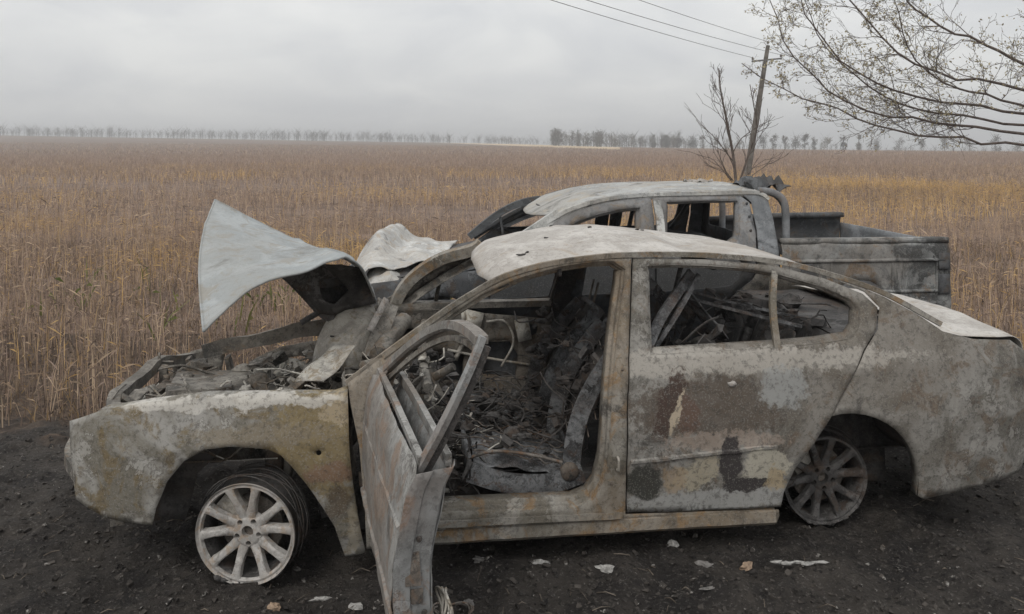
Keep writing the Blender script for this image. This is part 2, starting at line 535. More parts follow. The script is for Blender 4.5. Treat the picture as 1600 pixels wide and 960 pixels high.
# ------------------------------------------------------------------ terrain
def smooth01(t):
    t = np.clip(t, 0, 1)
    return t * t * (3 - 2 * t)

_perm = RNG.random((256, 256))
def vnoise(x, y):
    x = np.asarray(x, float); y = np.asarray(y, float)
    xi = np.floor(x).astype(int); yi = np.floor(y).astype(int)
    fx = x - xi; fy = y - yi
    fx = fx * fx * (3 - 2 * fx); fy = fy * fy * (3 - 2 * fy)
    g = lambda a, b: _perm[a % 256, b % 256]
    return (g(xi, yi) * (1 - fx) + g(xi + 1, yi) * fx) * (1 - fy) + (g(xi, yi + 1) * (1 - fx) + g(xi + 1, yi + 1) * fx) * fy
def fbm(x, y, o=4):
    s = 0; a = 0.5; t = 0
    for i in range(o):
        s = s + a * vnoise(x * 2 ** i + 17 * i, y * 2 ** i + 31 * i); t += a; a *= 0.5
    return s / t

def height(x, y):
    x = np.asarray(x, float); y = np.asarray(y, float)
    verge = -0.12 * smooth01((y - 5.2) / 1.2)
    rise = smooth01((y - 78) / 730.0)
    xs = np.clip(x, -900, 900)
    far = np.where(xs > 0, 5 - 0.030 * xs, 5 - 0.017 * xs)
    far = np.maximum(far, -7)
    furrow = 0.05 * (fbm(x * 0.35, y * 0.35, 3) - 0.5) * smooth01((y - 8.5) / 6)
    return verge + rise * far + furrow

def quadmesh(name, V, nx, ny, mat):
    me = bpy.data.meshes.new(name)
    i = np.arange(nx * ny).reshape(ny, nx)
    F = np.stack([i[:-1, :-1], i[:-1, 1:], i[1:, 1:], i[1:, :-1]], -1).reshape(-1, 4)
    me.vertices.add(len(V)); me.vertices.foreach_set('co', V.astype(np.float32).ravel())
    me.loops.add(F.size); me.loops.foreach_set('vertex_index', F.ravel().astype(np.int32))
    me.polygons.add(len(F))
    me.polygons.foreach_set('loop_start', np.arange(0, F.size, 4, dtype=np.int32))
    me.polygons.foreach_set('use_smooth', np.ones(len(F), bool))
    me.update(calc_edges=True); me.validate()
    me.materials.append(mat)
    o = bpy.data.objects.new(name, me); COL.objects.link(o)
    return o

def field_material():
    m = Mat('dry_field_soil', 0.95, spec=0.1)
    n1 = m.noise(0.9, 8, 0.65); n2 = m.noise(0.06, 6, 0.6, 0.5); n3 = m.noise(9, 6, 0.7)
    c = m.mix(m.step(n1, 0.35, 0.65), (0.12, 0.09, 0.073), (0.21, 0.155, 0.122))
    c = m.mix(m.math('MULTIPLY', m.step(n3, 0.5, 0.68), 0.5), c, (0.32, 0.235, 0.165))
    c = m.mix(m.math('MULTIPLY', m.step(n2, 0.45, 0.62), 0.35), c, (0.20, 0.155, 0.135))
    s = m.sep()
    # a pale stubble field beyond the rise
    d = m.math('ADD', m.math('MULTIPLY', s['X'], 3.4), s['Y'])
    a = m.math('MULTIPLY', m.step(d, 470, 478), m.math('SUBTRACT', 1.0, m.step(s['Y'], 760, 790)))
    e = m.math('SUBTRACT', s['X'], m.math('MULTIPLY', s['Y'], 0.135))
    a = m.math('MULTIPLY', a, m.math('SUBTRACT', 1.0, m.step(e, -1.0, 2.0)))
    c = m.mix(a, c, (0.46, 0.36, 0.24))
    m.bump(m.math('ADD', n3, n1), 0.5, 0.05)
    return m.done(c)

def axis(lo, hi, n, near):
    t = np.linspace(math.asinh(lo / near), math.asinh(hi / near), n)
    return np.sinh(t) * near
gx = axis(-2600, 2600, 260, 4.0)
gy = axis(-60, 5200, 300, 6.0)
GX, GY = np.meshgrid(gx, gy)
GZ = height(GX, GY) - 0.10 * smooth01((6.9 - np.abs(GX)) / 0.5) * smooth01((8.6 - GY) / 0.5)* smooth01((GY - 0.6) / 0.5)
ground = quadmesh('ground', np.stack([GX, GY, GZ], -1).reshape(-1, 3), len(gx), len(gy), field_material())
ground['kind'] = 'structure'

def soil_material():
    m = Mat('scorched_soil', 0.92, spec=0.18)
    n1 = m.noise(2.2, 8, 0.7, 0.6); n2 = m.noise(11, 8, 0.72); n3 = m.noise(55, 6, 0.75); n4 = m.noise(1.1, 6, 0.6, 0.8, off=5)
    c = m.mix(m.step(n1, 0.35, 0.66), (0.032, 0.029, 0.028), (0.080, 0.071, 0.063))
    c = m.mix(m.math('MULTIPLY', m.step(n2, 0.50, 0.70), 0.7), c, (0.105, 0.092, 0.08))
    c = m.mix(m.math('MULTIPLY', m.step(n3, 0.55, 0.62), 0.6), c, (0.19, 0.175, 0.16))
    c = m.mix(m.math('MULTIPLY', m.step(n4, 0.62, 0.72), 0.45), c, (0.10, 0.09, 0.08))
    c = m.mix(m.math('MULTIPLY', m.step(m.noise(26, 5, 0.7, off=3), 0.55, 0.64), 0.7), c, (0.012, 0.0115, 0.011))
    # the fire blackened the shoulder round the cars; beyond it lies bare brown verge
    s = m.sep()
    lim = m.math('ADD', 5.4, m.math('MULTIPLY', m.step(s['X'], -2.2, -0.6), 2.6))
    dd = m.math('ADD', m.math('SUBTRACT', s['Y'], lim), m.math('MULTIPLY', m.math('SUBTRACT', m.noise(1.3, 6, 0.7, off=2), 0.5), 2.4))
    verge = m.mix(m.step(n2, 0.42, 0.62), (0.09, 0.068, 0.054), (0.19, 0.14, 0.105))
    c = m.mix(m.step(dd, -0.1, 0.5), c, verge)
    m.bump(m.math('ADD', n2, m.math('MULTIPLY', n3, 0.6)), 1.0, 0.05)
    return m.done(c)
sx = np.arange(-7.0, 7.01, 0.04); sy = np.arange(1.0, 8.8, 0.04)
SX, SY = np.meshgrid(sx, sy)
edge = smooth01((SX + 7) / 0.8) * smooth01((7 - SX) / 0.8) * smooth01((8.76 - SY) / 0.9) * smooth01((SY - 1) / 0.2)
SZ = height(SX, SY) + 0.006 + edge * (0.06 * fbm(SX * 2.2, SY * 2.2, 3) + 0.06 * np.maximum(0, fbm(SX * 8, SY * 8, 3) - 0.42) * 2 - 0.062)
soil = quadmesh('roadside_soil', np.stack([SX, SY, SZ], -1).reshape(-1, 3), len(sx), len(sy), soil_material())
soil['kind'] = 'structure'
def soil_z(x, y):
    i = int(np.clip(round((x + 7.0) / 0.04), 0, len(sx) - 1)); j = int(np.clip(round((y - 1.0) / 0.04), 0, len(sy) - 1))
    return float(SZ[j, i])

# ------------------------------------------------------------------ dry stalks and grass of the field
def stalk_material(name):
    m = Mat(name, 0.9, spec=0.1)
    a = m.n('ShaderNodeVertexColor', layer_name='tint')
    tr = m.n('ShaderNodeBsdfTranslucent')
    m.t.links.new(a.outputs['Color'], tr.inputs['Color'])
    mx = m.n('ShaderNodeMixShader'); mx.inputs[0].default_value = 0.25
    out = m.t.nodes['Material Output']
    m.t.links.new(m.b.outputs[0], mx.inputs[1]); m.t.links.new(tr.outputs[0], mx.inputs[2])
    m.t.links.new(mx.outputs[0], out.inputs['Surface'])
    return m.done(a.outputs['Color'])

def raw_mesh(name, V, tris, mat, tint=None):
    me = bpy.data.meshes.new(name)
    me.vertices.add(len(V)); me.vertices.foreach_set('co', V.astype(np.float32).ravel())
    me.loops.add(tris.size); me.loops.foreach_set('vertex_index', tris.ravel().astype(np.int32))
    me.polygons.add(len(tris)); me.polygons.foreach_set('loop_start', np.arange(0, tris.size, 3, dtype=np.int32))
    me.update(calc_edges=True)
    if tint is not None:
        at = me.color_attributes.new('tint', 'FLOAT_COLOR', 'POINT')
        at.data.foreach_set('color', np.concatenate([tint, np.ones((len(tint), 1))], 1).astype(np.float32).ravel())
    me.materials.append(mat)
    o = bpy.data.objects.new(name, me); COL.objects.link(o)
    return o

def stalks(x, y, h, wd, tint, lean=0.25, leaf=True):
    n = len(x)
    z = height(x, y) - 0.02
    th = RNG.random(n) * math.pi * 2
    wx = np.cos(th) * wd / 2; wy = np.sin(th) * wd / 2
    la = RNG.random(n) * math.pi * 2; lm = np.abs(RNG.normal(0, lean, n)) * h
    dx = np.cos(la) * lm; dy = np.sin(la) * lm
    k = 8 if leaf else 5
    V = np.zeros((n, k, 3))
    V[:, 0] = np.stack([x - wx, y - wy, z], -1); V[:, 1] = np.stack([x + wx, y + wy, z], -1)
    mx, my, mz = x + dx * 0.35, y + dy * 0.35, z + h * 0.55
    V[:, 2] = np.stack([mx - wx * .8, my - wy * .8, mz], -1); V[:, 3] = np.stack([mx + wx * .8, my + wy * .8, mz], -1)
    V[:, 4] = np.stack([x + dx, y + dy, z + h], -1)
    T = [(0, 1, 3), (0, 3, 2), (2, 3, 4)]
    if leaf:
        a2 = RNG.random(n) * math.pi * 2; t = 0.3 + 0.6 * RNG.random(n)
        lx, ly, lz = x + dx * t * .6, y + dy * t * .6, z + h * t * 0.9
        l = h * (0.08 + 0.22 * RNG.random(n))
        V[:, 5] = np.stack([lx, ly, lz], -1)
        sl = RNG.random(n) * 1.3 - 0.3
        V[:, 6] = np.stack([lx + np.cos(a2) * l * .5, ly + np.sin(a2) * l * .5, lz + l * sl * .5 + wd * 1.3 + l * .05], -1)
        V[:, 7] = np.stack([lx + np.cos(a2) * l, ly + np.sin(a2) * l, lz + l * sl], -1)
        T.append((5, 6, 7))
    T = np.array(T)
    tris = (np.arange(n)[:, None, None] * k + T[None]).reshape(-1, 3)
    return V.reshape(-1, 3), tris, np.repeat(tint, k, axis=0)

BROWN = np.array([[0.36, 0.265, 0.185], [0.26, 0.19, 0.145], [0.46, 0.35, 0.25], [0.31, 0.235, 0.19], [0.15, 0.112, 0.092]])
GOLD = np.array([[0.52, 0.345, 0.15], [0.45, 0.30, 0.14], [0.55, 0.385, 0.19]])
GREEN = np.array([[0.13, 0.15, 0.05], [0.17, 0.17, 0.06]])
def scatter(y0, y1, dens, wide=1.0):
    """positions in the wedge of field in front of the road, density per square metre"""
    y = []
    x = []
    n = int(dens * (y1 - y0) * (y0 + y1) * wide * 0.59)
    yy = np.sqrt(RNG.random(n) * (y1 * y1 - y0 * y0) + y0 * y0)
    xx = (RNG.random(n) * 2 - 1) * yy * wide
    return xx, yy
def tints(x, y, goldness):
    n = len(x)
    t = BROWN[RNG.integers(0, len(BROWN), n)].copy()
    g = RNG.random(n) < goldness
    t[g] = GOLD[RNG.integers(0, len(GOLD), g.sum())]
    t *= (0.84 + 0.58 * RNG.random(n))[:, None]
    return t
mat_stalk = stalk_material('dry_stalks')
# verge right behind the cars: rough weeds and golden grass
parts = []
x, y = scatter(5.6, 21, 330, 0.8)
pn = fbm(x * 0.5, y * 0.5, 3)
keep = RNG.random(len(x)) < np.clip(0.1 + (pn - 0.33) * 3.2, 0.06, 1)
# the truck and its bed stand on bare ground
keep &= ~((x > -1.7) & (x < 4.3) & (y < 8.1))
keep &= (y > np.where(x < -1.5, 5.0, 6.8) + 2.0 * fbm(x * 0.7, y * 0.9 + 30, 3))
x, y = x[keep], y[keep]; pn = fbm(x * 0.32 + 9, y * 0.32, 3)
h = (0.18 + 0.42 * RNG.random(len(x)) ** 1.5) * (0.7 + 0.6 * pn)
gold = np.clip((pn - 0.49) * 2.8 + 0.34 * (x / y > 0.10), 0.02, 0.75) * np.clip((y - 5) / 6, 0.1, 1)
tt = tints(x, y, gold)
parts.append(stalks(x, y, h, 0.004 + 0.005 * RNG.random(len(x)), tt, 0.2))
# short matted undergrowth
x, y = scatter(5.5, 17, 330, 0.8)
kp = (y > np.where(x < -1.5, 5.0, 6.8) + 1.8 * fbm(x * 0.7, y * 0.9 + 30, 3)) & ~((x > -1.7) & (x < 4.3) & (y < 8.0)); x, y = x[kp], y[kp]
parts.append(stalks(x, y, 0.06 + 0.16 * RNG.random(len(x)), 0.006 + 0.006 * RNG.random(len(x)), tints(x, y, 0.06) * 0.55, 0.7))
# tall single weeds
x, y = scatter(8.4, 31, 6, 0.8)
k = ~((x > -1.7) & (x < 4.3) & (y < 8.2)); x, y = x[k], y[k]
parts.append(stalks(x, y, 0.55 + 0.45 * RNG.random(len(x)), 0.005 + 0.006 * RNG.random(len(x)), tints(x, y, 0.08), 0.15))
x, y = scatter(8.3, 12, 12, 0.4); x -= 2.0
k = fbm(x * 0.9, y * 0.9, 2) > 0.52; k &= ~((x > -1.7) & (y < 8.2)); x, y = x[k], y[k]
tg = GREEN[RNG.integers(0, 2, len(x))] * (0.7 + 0.6 * RNG.random(len(x)))[:, None]
parts.append(stalks(x, y, 0.25 + 0.3 * RNG.random(len(x)), 0.02 + 0.012 * RNG.random(len(x)), tg, 0.5))
V = []; T = []; C = []; o = 0
def join_stuff(parts, name, label, cat):
    V = []; T = []; C = []; o = 0
    for a, b, c in parts:
        V.append(a); T.append(b + o); C.append(c); o += len(a)
    ob = raw_mesh(name, np.concatenate(V), np.concatenate(T), mat_stalk, np.concatenate(C))
    ob['kind'] = 'stuff'; tag(ob, label, cat)
    return ob
join_stuff(parts, 'verge_grass', 'golden brown dry weeds and grass growing behind the burnt vehicles', 'grass')
# the field itself
parts = []
for y0, y1, dens, h0, h1, wd, lf in ((21, 39, 95, 0.25, 0.45, 0.012, True), (39, 78, 34, 0.3, 0.4, 0.022, True), (78, 170, 10, 0.35, 0.4, 0.05, False), (170, 420, 1.5, 0.4, 0.5, 0.14, False)):
    x, y = scatter(y0, y1, dens, 0.78)
    pn = fbm(x * 0.16, y * 0.16, 3); rows = fbm(x * 0.05, y * 0.28, 3)
    bare = np.exp(-((y - 38 - 3.2 * np.sin(x * 0.12)) / 8.0) ** 2) * (x < 6 + 0 * y) * 0.75
    keep = RNG.random(len(x)) < np.clip(0.35 + (rows - 0.35) * 2.0, 0.15, 1) * (1 - bare)
    keep &= ~((y + 3.4 * x > 472) & (x < 0.135 * y))
    x, y, pn = x[keep], y[keep], pn[keep]
    h = (h0 + h1 * RNG.random(len(x)) ** 1.5) * (0.75 + 0.5 * pn)
    gold = np.clip((pn - 0.50) * 2.0 + 0.6 * smooth01((x / y - 0.04) / 0.23) * smooth01((57 - y) / 18), 0.0, 0.8) * smooth01((110 - y) / 52)
    t = tints(x, y, gold)
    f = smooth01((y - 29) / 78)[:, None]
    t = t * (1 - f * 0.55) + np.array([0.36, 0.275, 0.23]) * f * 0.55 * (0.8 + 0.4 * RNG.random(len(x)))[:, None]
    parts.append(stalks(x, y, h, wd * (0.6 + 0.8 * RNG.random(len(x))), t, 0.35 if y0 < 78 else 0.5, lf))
# the flanks of the field, outside the picture
for y0, y1, dens, hh, wd in ((7.5, 21, 90, 0.5, 0.010), (21, 60, 22, 0.5, 0.025), (60, 170, 3.5, 0.55, 0.08), (170, 420, 0.6, 0.6, 0.22)):
    x, y = scatter(y0, y1, dens, 0.62)
    x = x + np.sign(x) * 0.78 * y
    x, y = x[y > 8.6], y[y > 8.6]
    parts.append(stalks(x, y, hh * (0.6 + 0.7 * RNG.random(len(x))), wd * (0.6 + 0.8 * RNG.random(len(x))), tints(x, y, 0.15), 0.35, False))
join_stuff(parts, 'field_stalks', 'brown dried crop stalks covering the wide field to the horizon', 'stalks')

# ------------------------------------------------------------------ the sedan
SED_A = R(7.02)
sedan = empty('burnt_sedan', (-1.17, 3.516, 0.0), SED_A)
tag(sedan, 'burnt-out pale sedan in front with its front door hanging open and hood buckled', 'car')
CW = 1.70
_ws = [(0.0, .08), (.12, .06), (.2, .03), (.3, .02), (.5, 0), (.62, 0), (.85, .035), (.93, .07), (1.45, .29)]
def wside(z):
    for (a, b), (c, e) in zip(_ws, _ws[1:]):
        if z <= c:
            return b + (e - b) * (z - a) / (c - a)
    return _ws[-1][1]
def wtap(u):
    t = 0.0
    if u < -0.3: t += 0.24 * ((-0.3 - u) / 0.6) ** 2
    if u > 3.2: t += 0.16 * ((u - 3.2) / 0.75) ** 2
    return t
def near(off=0.0, dent=0.0, s=3.0, o=0.0):
    def fn(u, z):
        q = (u, 0, z)
        return Vector((u, wside(z) + wtap(u) + off + (dent * nz(q, s, o) + dent * .5 * nz(q, s * 2.9, o + 5) if dent else 0), z))
    return fn
def far(off=0.0, dent=0.0, s=3.0, o=3.0):
    f = near(off, dent, s, o)
    def fn(u, z):
        p = f(u, z)
        return Vector((p.x, CW - p.y, p.z))
    return fn

RAIL = [(0.437, 0.864), (0.589, 0.966), (0.852, 1.135), (1.006, 1.223), (1.165, 1.298), (1.359, 1.347), (1.59, 1.376), (1.815, 1.388), (2.19, 1.380), (2.55, 1.345), (2.8, 1.288), (3.1, 1.185), (3.38, 1.03)]
def rail_z(u):
    for (a, b), (c, e) in zip(RAIL, RAIL[1:]):
        if u <= c:
            return b + (e - b) * (u - a) / (c - a)
    return RAIL[-1][1]
APER = [(.60, .34), (.565, .50), (.56, .74), (.60, .865), (.75, 1.00), (.928, 1.119), (1.068, 1.199), (1.259, 1.273), (1.454, 1.316), (1.62, 1.336), (1.715, 1.338), (1.752, 1.318), (1.735, 1.24), (1.715, 1.172), (1.668, .978), (1.64, .84), (1.626, .706), (1.608, .473), (1.585, .36), (1.545, .30), (1.477, .276), (.826, .282), (.66, .29)]
BODY = [(.437, .864), (.589, .966), (.852, 1.135), (1.006, 1.223), (1.165, 1.298), (1.359, 1.347), (1.59, 1.373), (1.812, 1.383), (1.776, 1.142), (1.742, .922), (1.720, .702), (1.716, .45), (1.718, .206), (2.10, .197), (2.478, .183), (2.488, .15), (2.482, .104), (1.794, .112), (1.393, .107), (.825, .101), (.52, .10), (.515, .30), (.49, .60), (.45, .78)]
def grow(poly, dist):
    n_ = len(poly); out_ = []
    ar = sum(poly[i][0] * poly[(i + 1) % n_][1] - poly[(i + 1) % n_][0] * poly[i][1] for i in range(n_))
    for i in range(n_):
        t_ = Vector((poly[(i + 1) % n_][0] - poly[i - 1][0], poly[(i + 1) % n_][1] - poly[i - 1][1])).normalized()
        nn = Vector((t_.y, -t_.x)) * (1 if ar > 0 else -1)
        out_.append((poly[i][0] + nn.x * dist, poly[i][1] + nn.y * dist))
    return out_
APB = grow(APER, .026)
b = MB().panel(BODY, [APB], 0.028, near(0, 0.004, 5))
b.ribbon(APB, [(0, 0.0), (0.002, 0.022), (0.012, 0.026), (0.015, 0.05), (0.026, 0.055), (0.030, 0.06), (0.030, 0.12)], near(), 0.03)
b.build('side_frame', M['side'], sedan, solid=0.004, sharp=35)
# raised rain gutter along the roof rail, folded sill seam and the lower sill tube
g = MB()
g.sweep([near(-0.006)(u, z + 0.004) for u, z in RAIL[1:]], [(-.012, -.008), (.012, -.008), (.014, .006), (-.014, .006)], (0, 1, 0), 70)
g.build('roof_rail', M['side'], sedan, sharp=40)
s = MB()
s.sweep([near(-0.012)(u, .225 - .008 * u) for u in (.56, 1.0, 1.4, 1.7)], [(-.014, -.01), (.014, -.01), (.010, .012), (-.010, .012)], (0, 1, 0), 40)
s.sweep([near(-0.010)(u, .150) for u in (.54, 1.0, 1.5, 2.0, 2.46)], [(-.045, .02), (-.03, -.012), (.02, -.018), (.04, .004), (.03, .03)], (0, 1, 0), 60)
s.dent(0.008, 6, 2, 1)
s.build('sill', M['side'], sedan, sharp=40)
st = MB().tube([near(-.004)(1.672, .49), near(-.03)(1.672, .485), near(-.03)(1.672, .435), near(-.004)(1.672, .43)], .006, 8, 16)
st.build('door_striker', M['casting'], sedan)
for z in (.36, .88):
    hh = MB().lathe([(.001, 0), (.006, 0), (.007, .002), (.006, .005), (.001, .006)], 12, 'y', near(-.006)(1.675 + (z - .6) * .12, z))
    hh.build('bolt', M['brake'], sedan)

# front fender on the near side
FEND = [(-.80, .70), (-.62, .775), (-.40, .815), (-.185, .835), (.034, .832), (.256, .826), (.38, .822), (.438, .838), (.439, .805), (.444, .70), (.449, .587), (.465, .41), (.482, .287), (.515, .09), (.50, .082), (.424, .076), (.405, .15), (.383, .232), (.329, .327), (.261, .437), (.194, .528), (.153, .572), (.10, .600), (.043, .612), (-.06, .622), (-.173, .612), (-.26, .565), (-.33, .48), (-.38, .36), (-.40, .28), (-.62, .30), (-.76, .36)]
f = MB().panel(FEND, [[(.315 + .012 * math.cos(a), .575 + .012 * math.sin(a)) for a in [i * math.pi / 5 for i in range(10)]]], 0.03, near(-0.008, 0.010, 5.5, 2))
ARCH = FEND[15:30]
f.ribbon(ARCH, [(0, 0), (-.006, .02), (-.012, .05)], near(-0.008, 0.010, 5.5, 2), 0.035, closed=False)
f.ribbon(FEND[1:8], [(0, 0), (.0, .012), (-.004, .05), (.012, .085), (.02, .13)], near(-0.008, 0.010, 5.5, 2), 0.035, closed=False)
f.build('front_fender', M['fender'], sedan, solid=0.003)
fl = MB().panel([(-.5, .2), (-.45, .66), (.40, .70), (.46, .2), (.30, .18), (.25, .40), (.08, .56), (-.1, .56), (-.26, .42), (-.32, .2)], (), 0.06, lambda u, z: Vector((u, .24 + .03 * nz((u, 0, z), 4), z)))
fl.loft([(-.42, .10, .62), (.0, .10, .66), (.40, .10, .64)], [(-.42, .62, .60), (.0, .62, .66), (.40, .62, .62)], 20, 10)
fl.dent(.02, 5, 3)
fl.build('wheel_housing', M['soot'], sedan, solid=0.004)
fl = MB().panel([(2.40, .14), (2.40, .60), (2.55, .74), (3.10, .74), (3.24, .60), (3.24, .14)], (), .06, lambda u, z: Vector((u, .38 + .02 * nz((u, 0, z), 4), z)))
fl.loft([(2.42, .06, .40), (2.58, .06, .62), (2.82, .06, .69), (3.05, .06, .62), (3.22, .06, .40)], [(2.42, .40, .40), (2.58, .40, .62), (2.82, .40, .69), (3.05, .40, .62), (3.22, .40, .40)], 20, 8)
fl.build('wheel_housing', M['soot'], sedan, solid=0.004)

# rear door with its window opening
RDOOR = [(1.822, 1.372), (2.19, 1.362), (2.55, 1.326), (2.80, 1.262), (2.99, 1.185), (3.055, 1.12), (3.02, 1.02), (2.93, .93), (2.84, .80), (2.76, .69), (2.657, .541), (2.60, .46), (2.55, .393), (2.515, .32), (2.493, .266), (2.484, .20), (2.10, .207), (1.727, .217), (1.724, .45), (1.728, .702), (1.750, .922), (1.784, 1.142)]
RWIN = [(1.886, 1.338), (2.02, 1.341), (2.186, 1.335), (2.40, 1.316), (2.554, 1.290), (2.78, 1.224), (2.92, 1.160), (2.955, 1.115), (2.93, 1.03), (2.88, .982), (2.71, .964), (2.492, .954), (2.15, .946), (1.851, .938), (1.858, 1.03), (1.866, 1.14)]
rd = MB().panel(RDOOR, [RWIN], 0.03, near(-0.004, 0.007, 4, 6))
rd.ribbon(RWIN, [(0, 0), (.003, .018), (.014, .020), (.017, .045), (.02, .06)], near(-0.004), 0.035)
rd.ribbon(RDOOR, [(0, 0), (0.002, .03)], near(-0.004, 0.007, 4, 6), 0.04)
rear_door = rd.build('rear_door', M['rear_door'], sedan, solid=0.003)
rear_door['label'] = 'stained grey and brown rear door with an L-shaped dark patch'
db = MB().sweep([near(.0)(2.545, 1.300), near(.0)(2.505, 1.13), near(.0)(2.492, .950)], [(-.016, -.006), (.016, -.006), (.012, .022), (-.012, .022)], (0, 1, 0), 12)
db.build('window_divider', M['side'], rear_door, sharp=40)
ml = MB().sweep([near(-.010)(u, z) for u, z in ((1.735, .462), (2.054, .482), (2.21, .492), (2.448, .505))], [(-.014, .008), (-.006, -.007), (.006, -.007), (.014, .008)], (0, 1, 0), 40)
ml.dent(.006, 9, 1, 2)
ml.build('side_moulding', M['rear_door'], rear_door, sharp=40)
hd = MB().lump(near(-.004)(2.24, .80), (.022, .012, .014), 10, .4, 2)
hd.build('door_handle_remnant', M['ash'], rear_door)

# rear quarter panel, pillar, tail
def ring(c, r, a0, a1, n):
    return [(c[0] + r * math.cos(R(a0 + (a1 - a0) * i / n)), c[1] + r * math.sin(R(a0 + (a1 - a0) * i / n))) for i in range(n + 1)]
QUART = [(2.83, 1.27), (3.0, 1.212), (3.1, 1.170), (3.25, 1.09), (3.38, 1.00), (3.55, .955), (3.80, .93), (3.90, .86), (3.92, .62), (3.90, .36), (3.82, .26), (3.22, .20)] + ring((2.815, .27), .375, -8, 143, 16) + [(2.662, .551), (2.768, .698), (2.848, .805), (2.938, .925), (3.03, 1.02), (3.066, 1.12), (3.0, 1.195)]
q = MB().panel(QUART, (), 0.035, near(-0.002, 0.010, 4, 9))
q.ribbon(ring((2.815, .27), .375, -8, 143, 16), [(0, 0), (-.005, .02), (-.01, .06)], near(), 0.04, closed=False)
q.build('rear_quarter_panel', M['rear_door'], sedan, solid=0.003)
q = MB().panel(QUART, (), 0.05, far(-0.002, 0.010, 4, 9))
q.build('rear_quarter_panel', M['inner'], sedan, solid=0.003)
tl = MB().panel([(.20, .26), (1.50, .26), (1.52, .60), (1.50, .86), (.20, .86), (.18, .60)], [[(.26, .62), (.46, .62), (.46, .80), (.24, .80)], [(1.24, .62), (1.44, .62), (1.46, .80), (1.24, .80)]], .05, lambda a, z: Vector((3.93 + .03 * nz((a, 0, z), 4) - .10 * (abs(a - .85) / .65) ** 2, a, z)))
tl.build('rear_panel', M['side'], sedan, solid=.004)
tk = MB().loft([(3.30, .13, .985), (3.60, .13, .965), (3.86, .19, .93), (3.93, .22, .80)], [(3.30, 1.57, .985), (3.60, 1.57, .965), (3.86, 1.51, .93), (3.93, 1.48, .80)], 24, 26, True, lambda s_, t: Vector((0, 0, .045 * (1 - (2 * t - 1) ** 2))))
tk.dent(.012, 4, 7, 2)
tk.build('boot_lid', M['roof'], sedan, solid=.004)

# roof
def roof_front(w):
    p = [(.15, 1.124), (.404, 1.059), (.808, 1.052), (1.208, 1.085), (1.406, 1.128), (1.6, 1.186)]
    for (a, b_), (c, d_) in zip(p, p[1:]):
        if w <= c:
            return b_ + (d_ - b_) * (w - a) / (c - a)
    return p[-1][1]
rows = []
NU, NW = 76, 44
for i in range(NU):
    row = []
    for j in range(NW):
        t = j / (NW - 1)
        s_ = i / (NU - 1)
        w0 = .16 + (CW - .32) * t
        uf = roof_front(w0)
        u = uf + (2.80 - .10 * (1 - (2 * t - 1) ** 2) - uf) * s_
        rz = rail_z(u) + .002
        w = wside(rz) + .004 + (CW - 2 * (wside(rz) + .004)) * t
        cr = .085 if u < 1.75 else .085 - .062 * min(1, (u - 1.75) / .6)
        z = rz + cr * (1 - (2 * t - 1) ** 2) ** 0.8
        z += .006 * nz((u, w, 0), 3.5) + .003 * nz((u, w, 0), 11, 4)
        z -= .035 * math.exp(-((u - 2.15) ** 2 / .02 + (w - .55) ** 2 / .05))
        z += .022 * math.exp(-((u - 2.02) ** 2 / .008 + (w - .50) ** 2 / .05))
        if s_ < .06:
            z -= .030 * (1 - s_ / .06) ** 2
        row.append(Vector((u, w, z)))
    rows.append(row)
rf = MB().grid(rows)
roof = rf.build('roof', M['roof'], sedan, solid=0.010)
roof['label'] = 'ash white roof skin lifted at its front edge'
hd = MB().loft([(1.10, .22, 1.235), (1.07, .85, 1.285), (1.10, 1.48, 1.235)], [(1.19, .22, 1.265), (1.16, .85, 1.305), (1.19, 1.48, 1.265)], 24, 4)
hd.build('windscreen_header', M['inner'], sedan, solid=.012)
for u in (1.45, 1.80, 2.25):
    bw = MB().sweep([(u, wside(rail_z(u)) + .02, rail_z(u) - .05), (u, .85, rail_z(u) - .05), (u, CW - wside(rail_z(u)) - .02, rail_z(u) - .05)], [(-.02, -.01), (.02, -.01), (.02, .01), (-.02, .01)], (1, 0, 0), 14)
    bw.build('roof_bow', M['soot'], sedan)
for i, (px, py) in enumerate(((1.28, .40), (1.31, .42), (1.72, .80), (2.02, .90), (2.06, .92), (1.55, 1.1), (1.44, .62))):
    fr = MB().lump((px, py, min(rf.v, key=lambda v_: (v_[0] - px) ** 2 + (v_[1] - py) ** 2)[2] + .008), (.012 + .012 * (i == 0), .007, .005), 8, .5, i * 3.1)
    fr.build('char_fragment', M['soot'], sedan)

# far side: frame, doors seen from within
APF = [(p[0], p[1]) for p in APER]
b = MB().panel(BODY, [APF], 0.045, far(0, 0.004, 5))
b.ribbon(APF, [(0, 0.0), (0.006, -.03), (0.03, -.04), (0.04, -.09)], far(), 0.05)
b.build('side_frame', M['inner'], sedan, solid=0.004)
FDOOR = [(.53, .27), (.53, .60), (.515, .78), (.50, .875), (.62, .915), (.80, 1.04), (.94, 1.135), (1.075, 1.212), (1.26, 1.286), (1.455, 1.329), (1.63, 1.348), (1.735, 1.348), (1.745, 1.30), (1.715, 1.15), (1.675, .97), (1.642, .80), (1.632, .70), (1.612, .46), (1.59, .34), (1.54, .275), (1.45, .25), (.85, .25), (.60, .255)]
FWIN = [(.70, .925), (.84, 1.03), (.96, 1.105), (1.085, 1.17), (1.27, 1.242), (1.455, 1.285), (1.62, 1.302), (1.685, 1.298), (1.69, 1.26), (1.665, 1.13), (1.64, 1.0), (1.622, .935), (1.3, .93), (1.0, .925)]
FHOLES = [[(.80, .42), (1.05, .40), (1.06, .58), (.82, .60)], [(1.14, .44), (1.40, .42), (1.42, .56), (1.36, .66), (1.18, .66)], [(.66, .62), (.76, .64), (.75, .76), (.67, .76)], ring((1.50, .73), .04, 0, 324, 9)]
d_ = MB().panel(FDOOR, [FWIN], 0.04, far(-.004, .006, 4, 2))
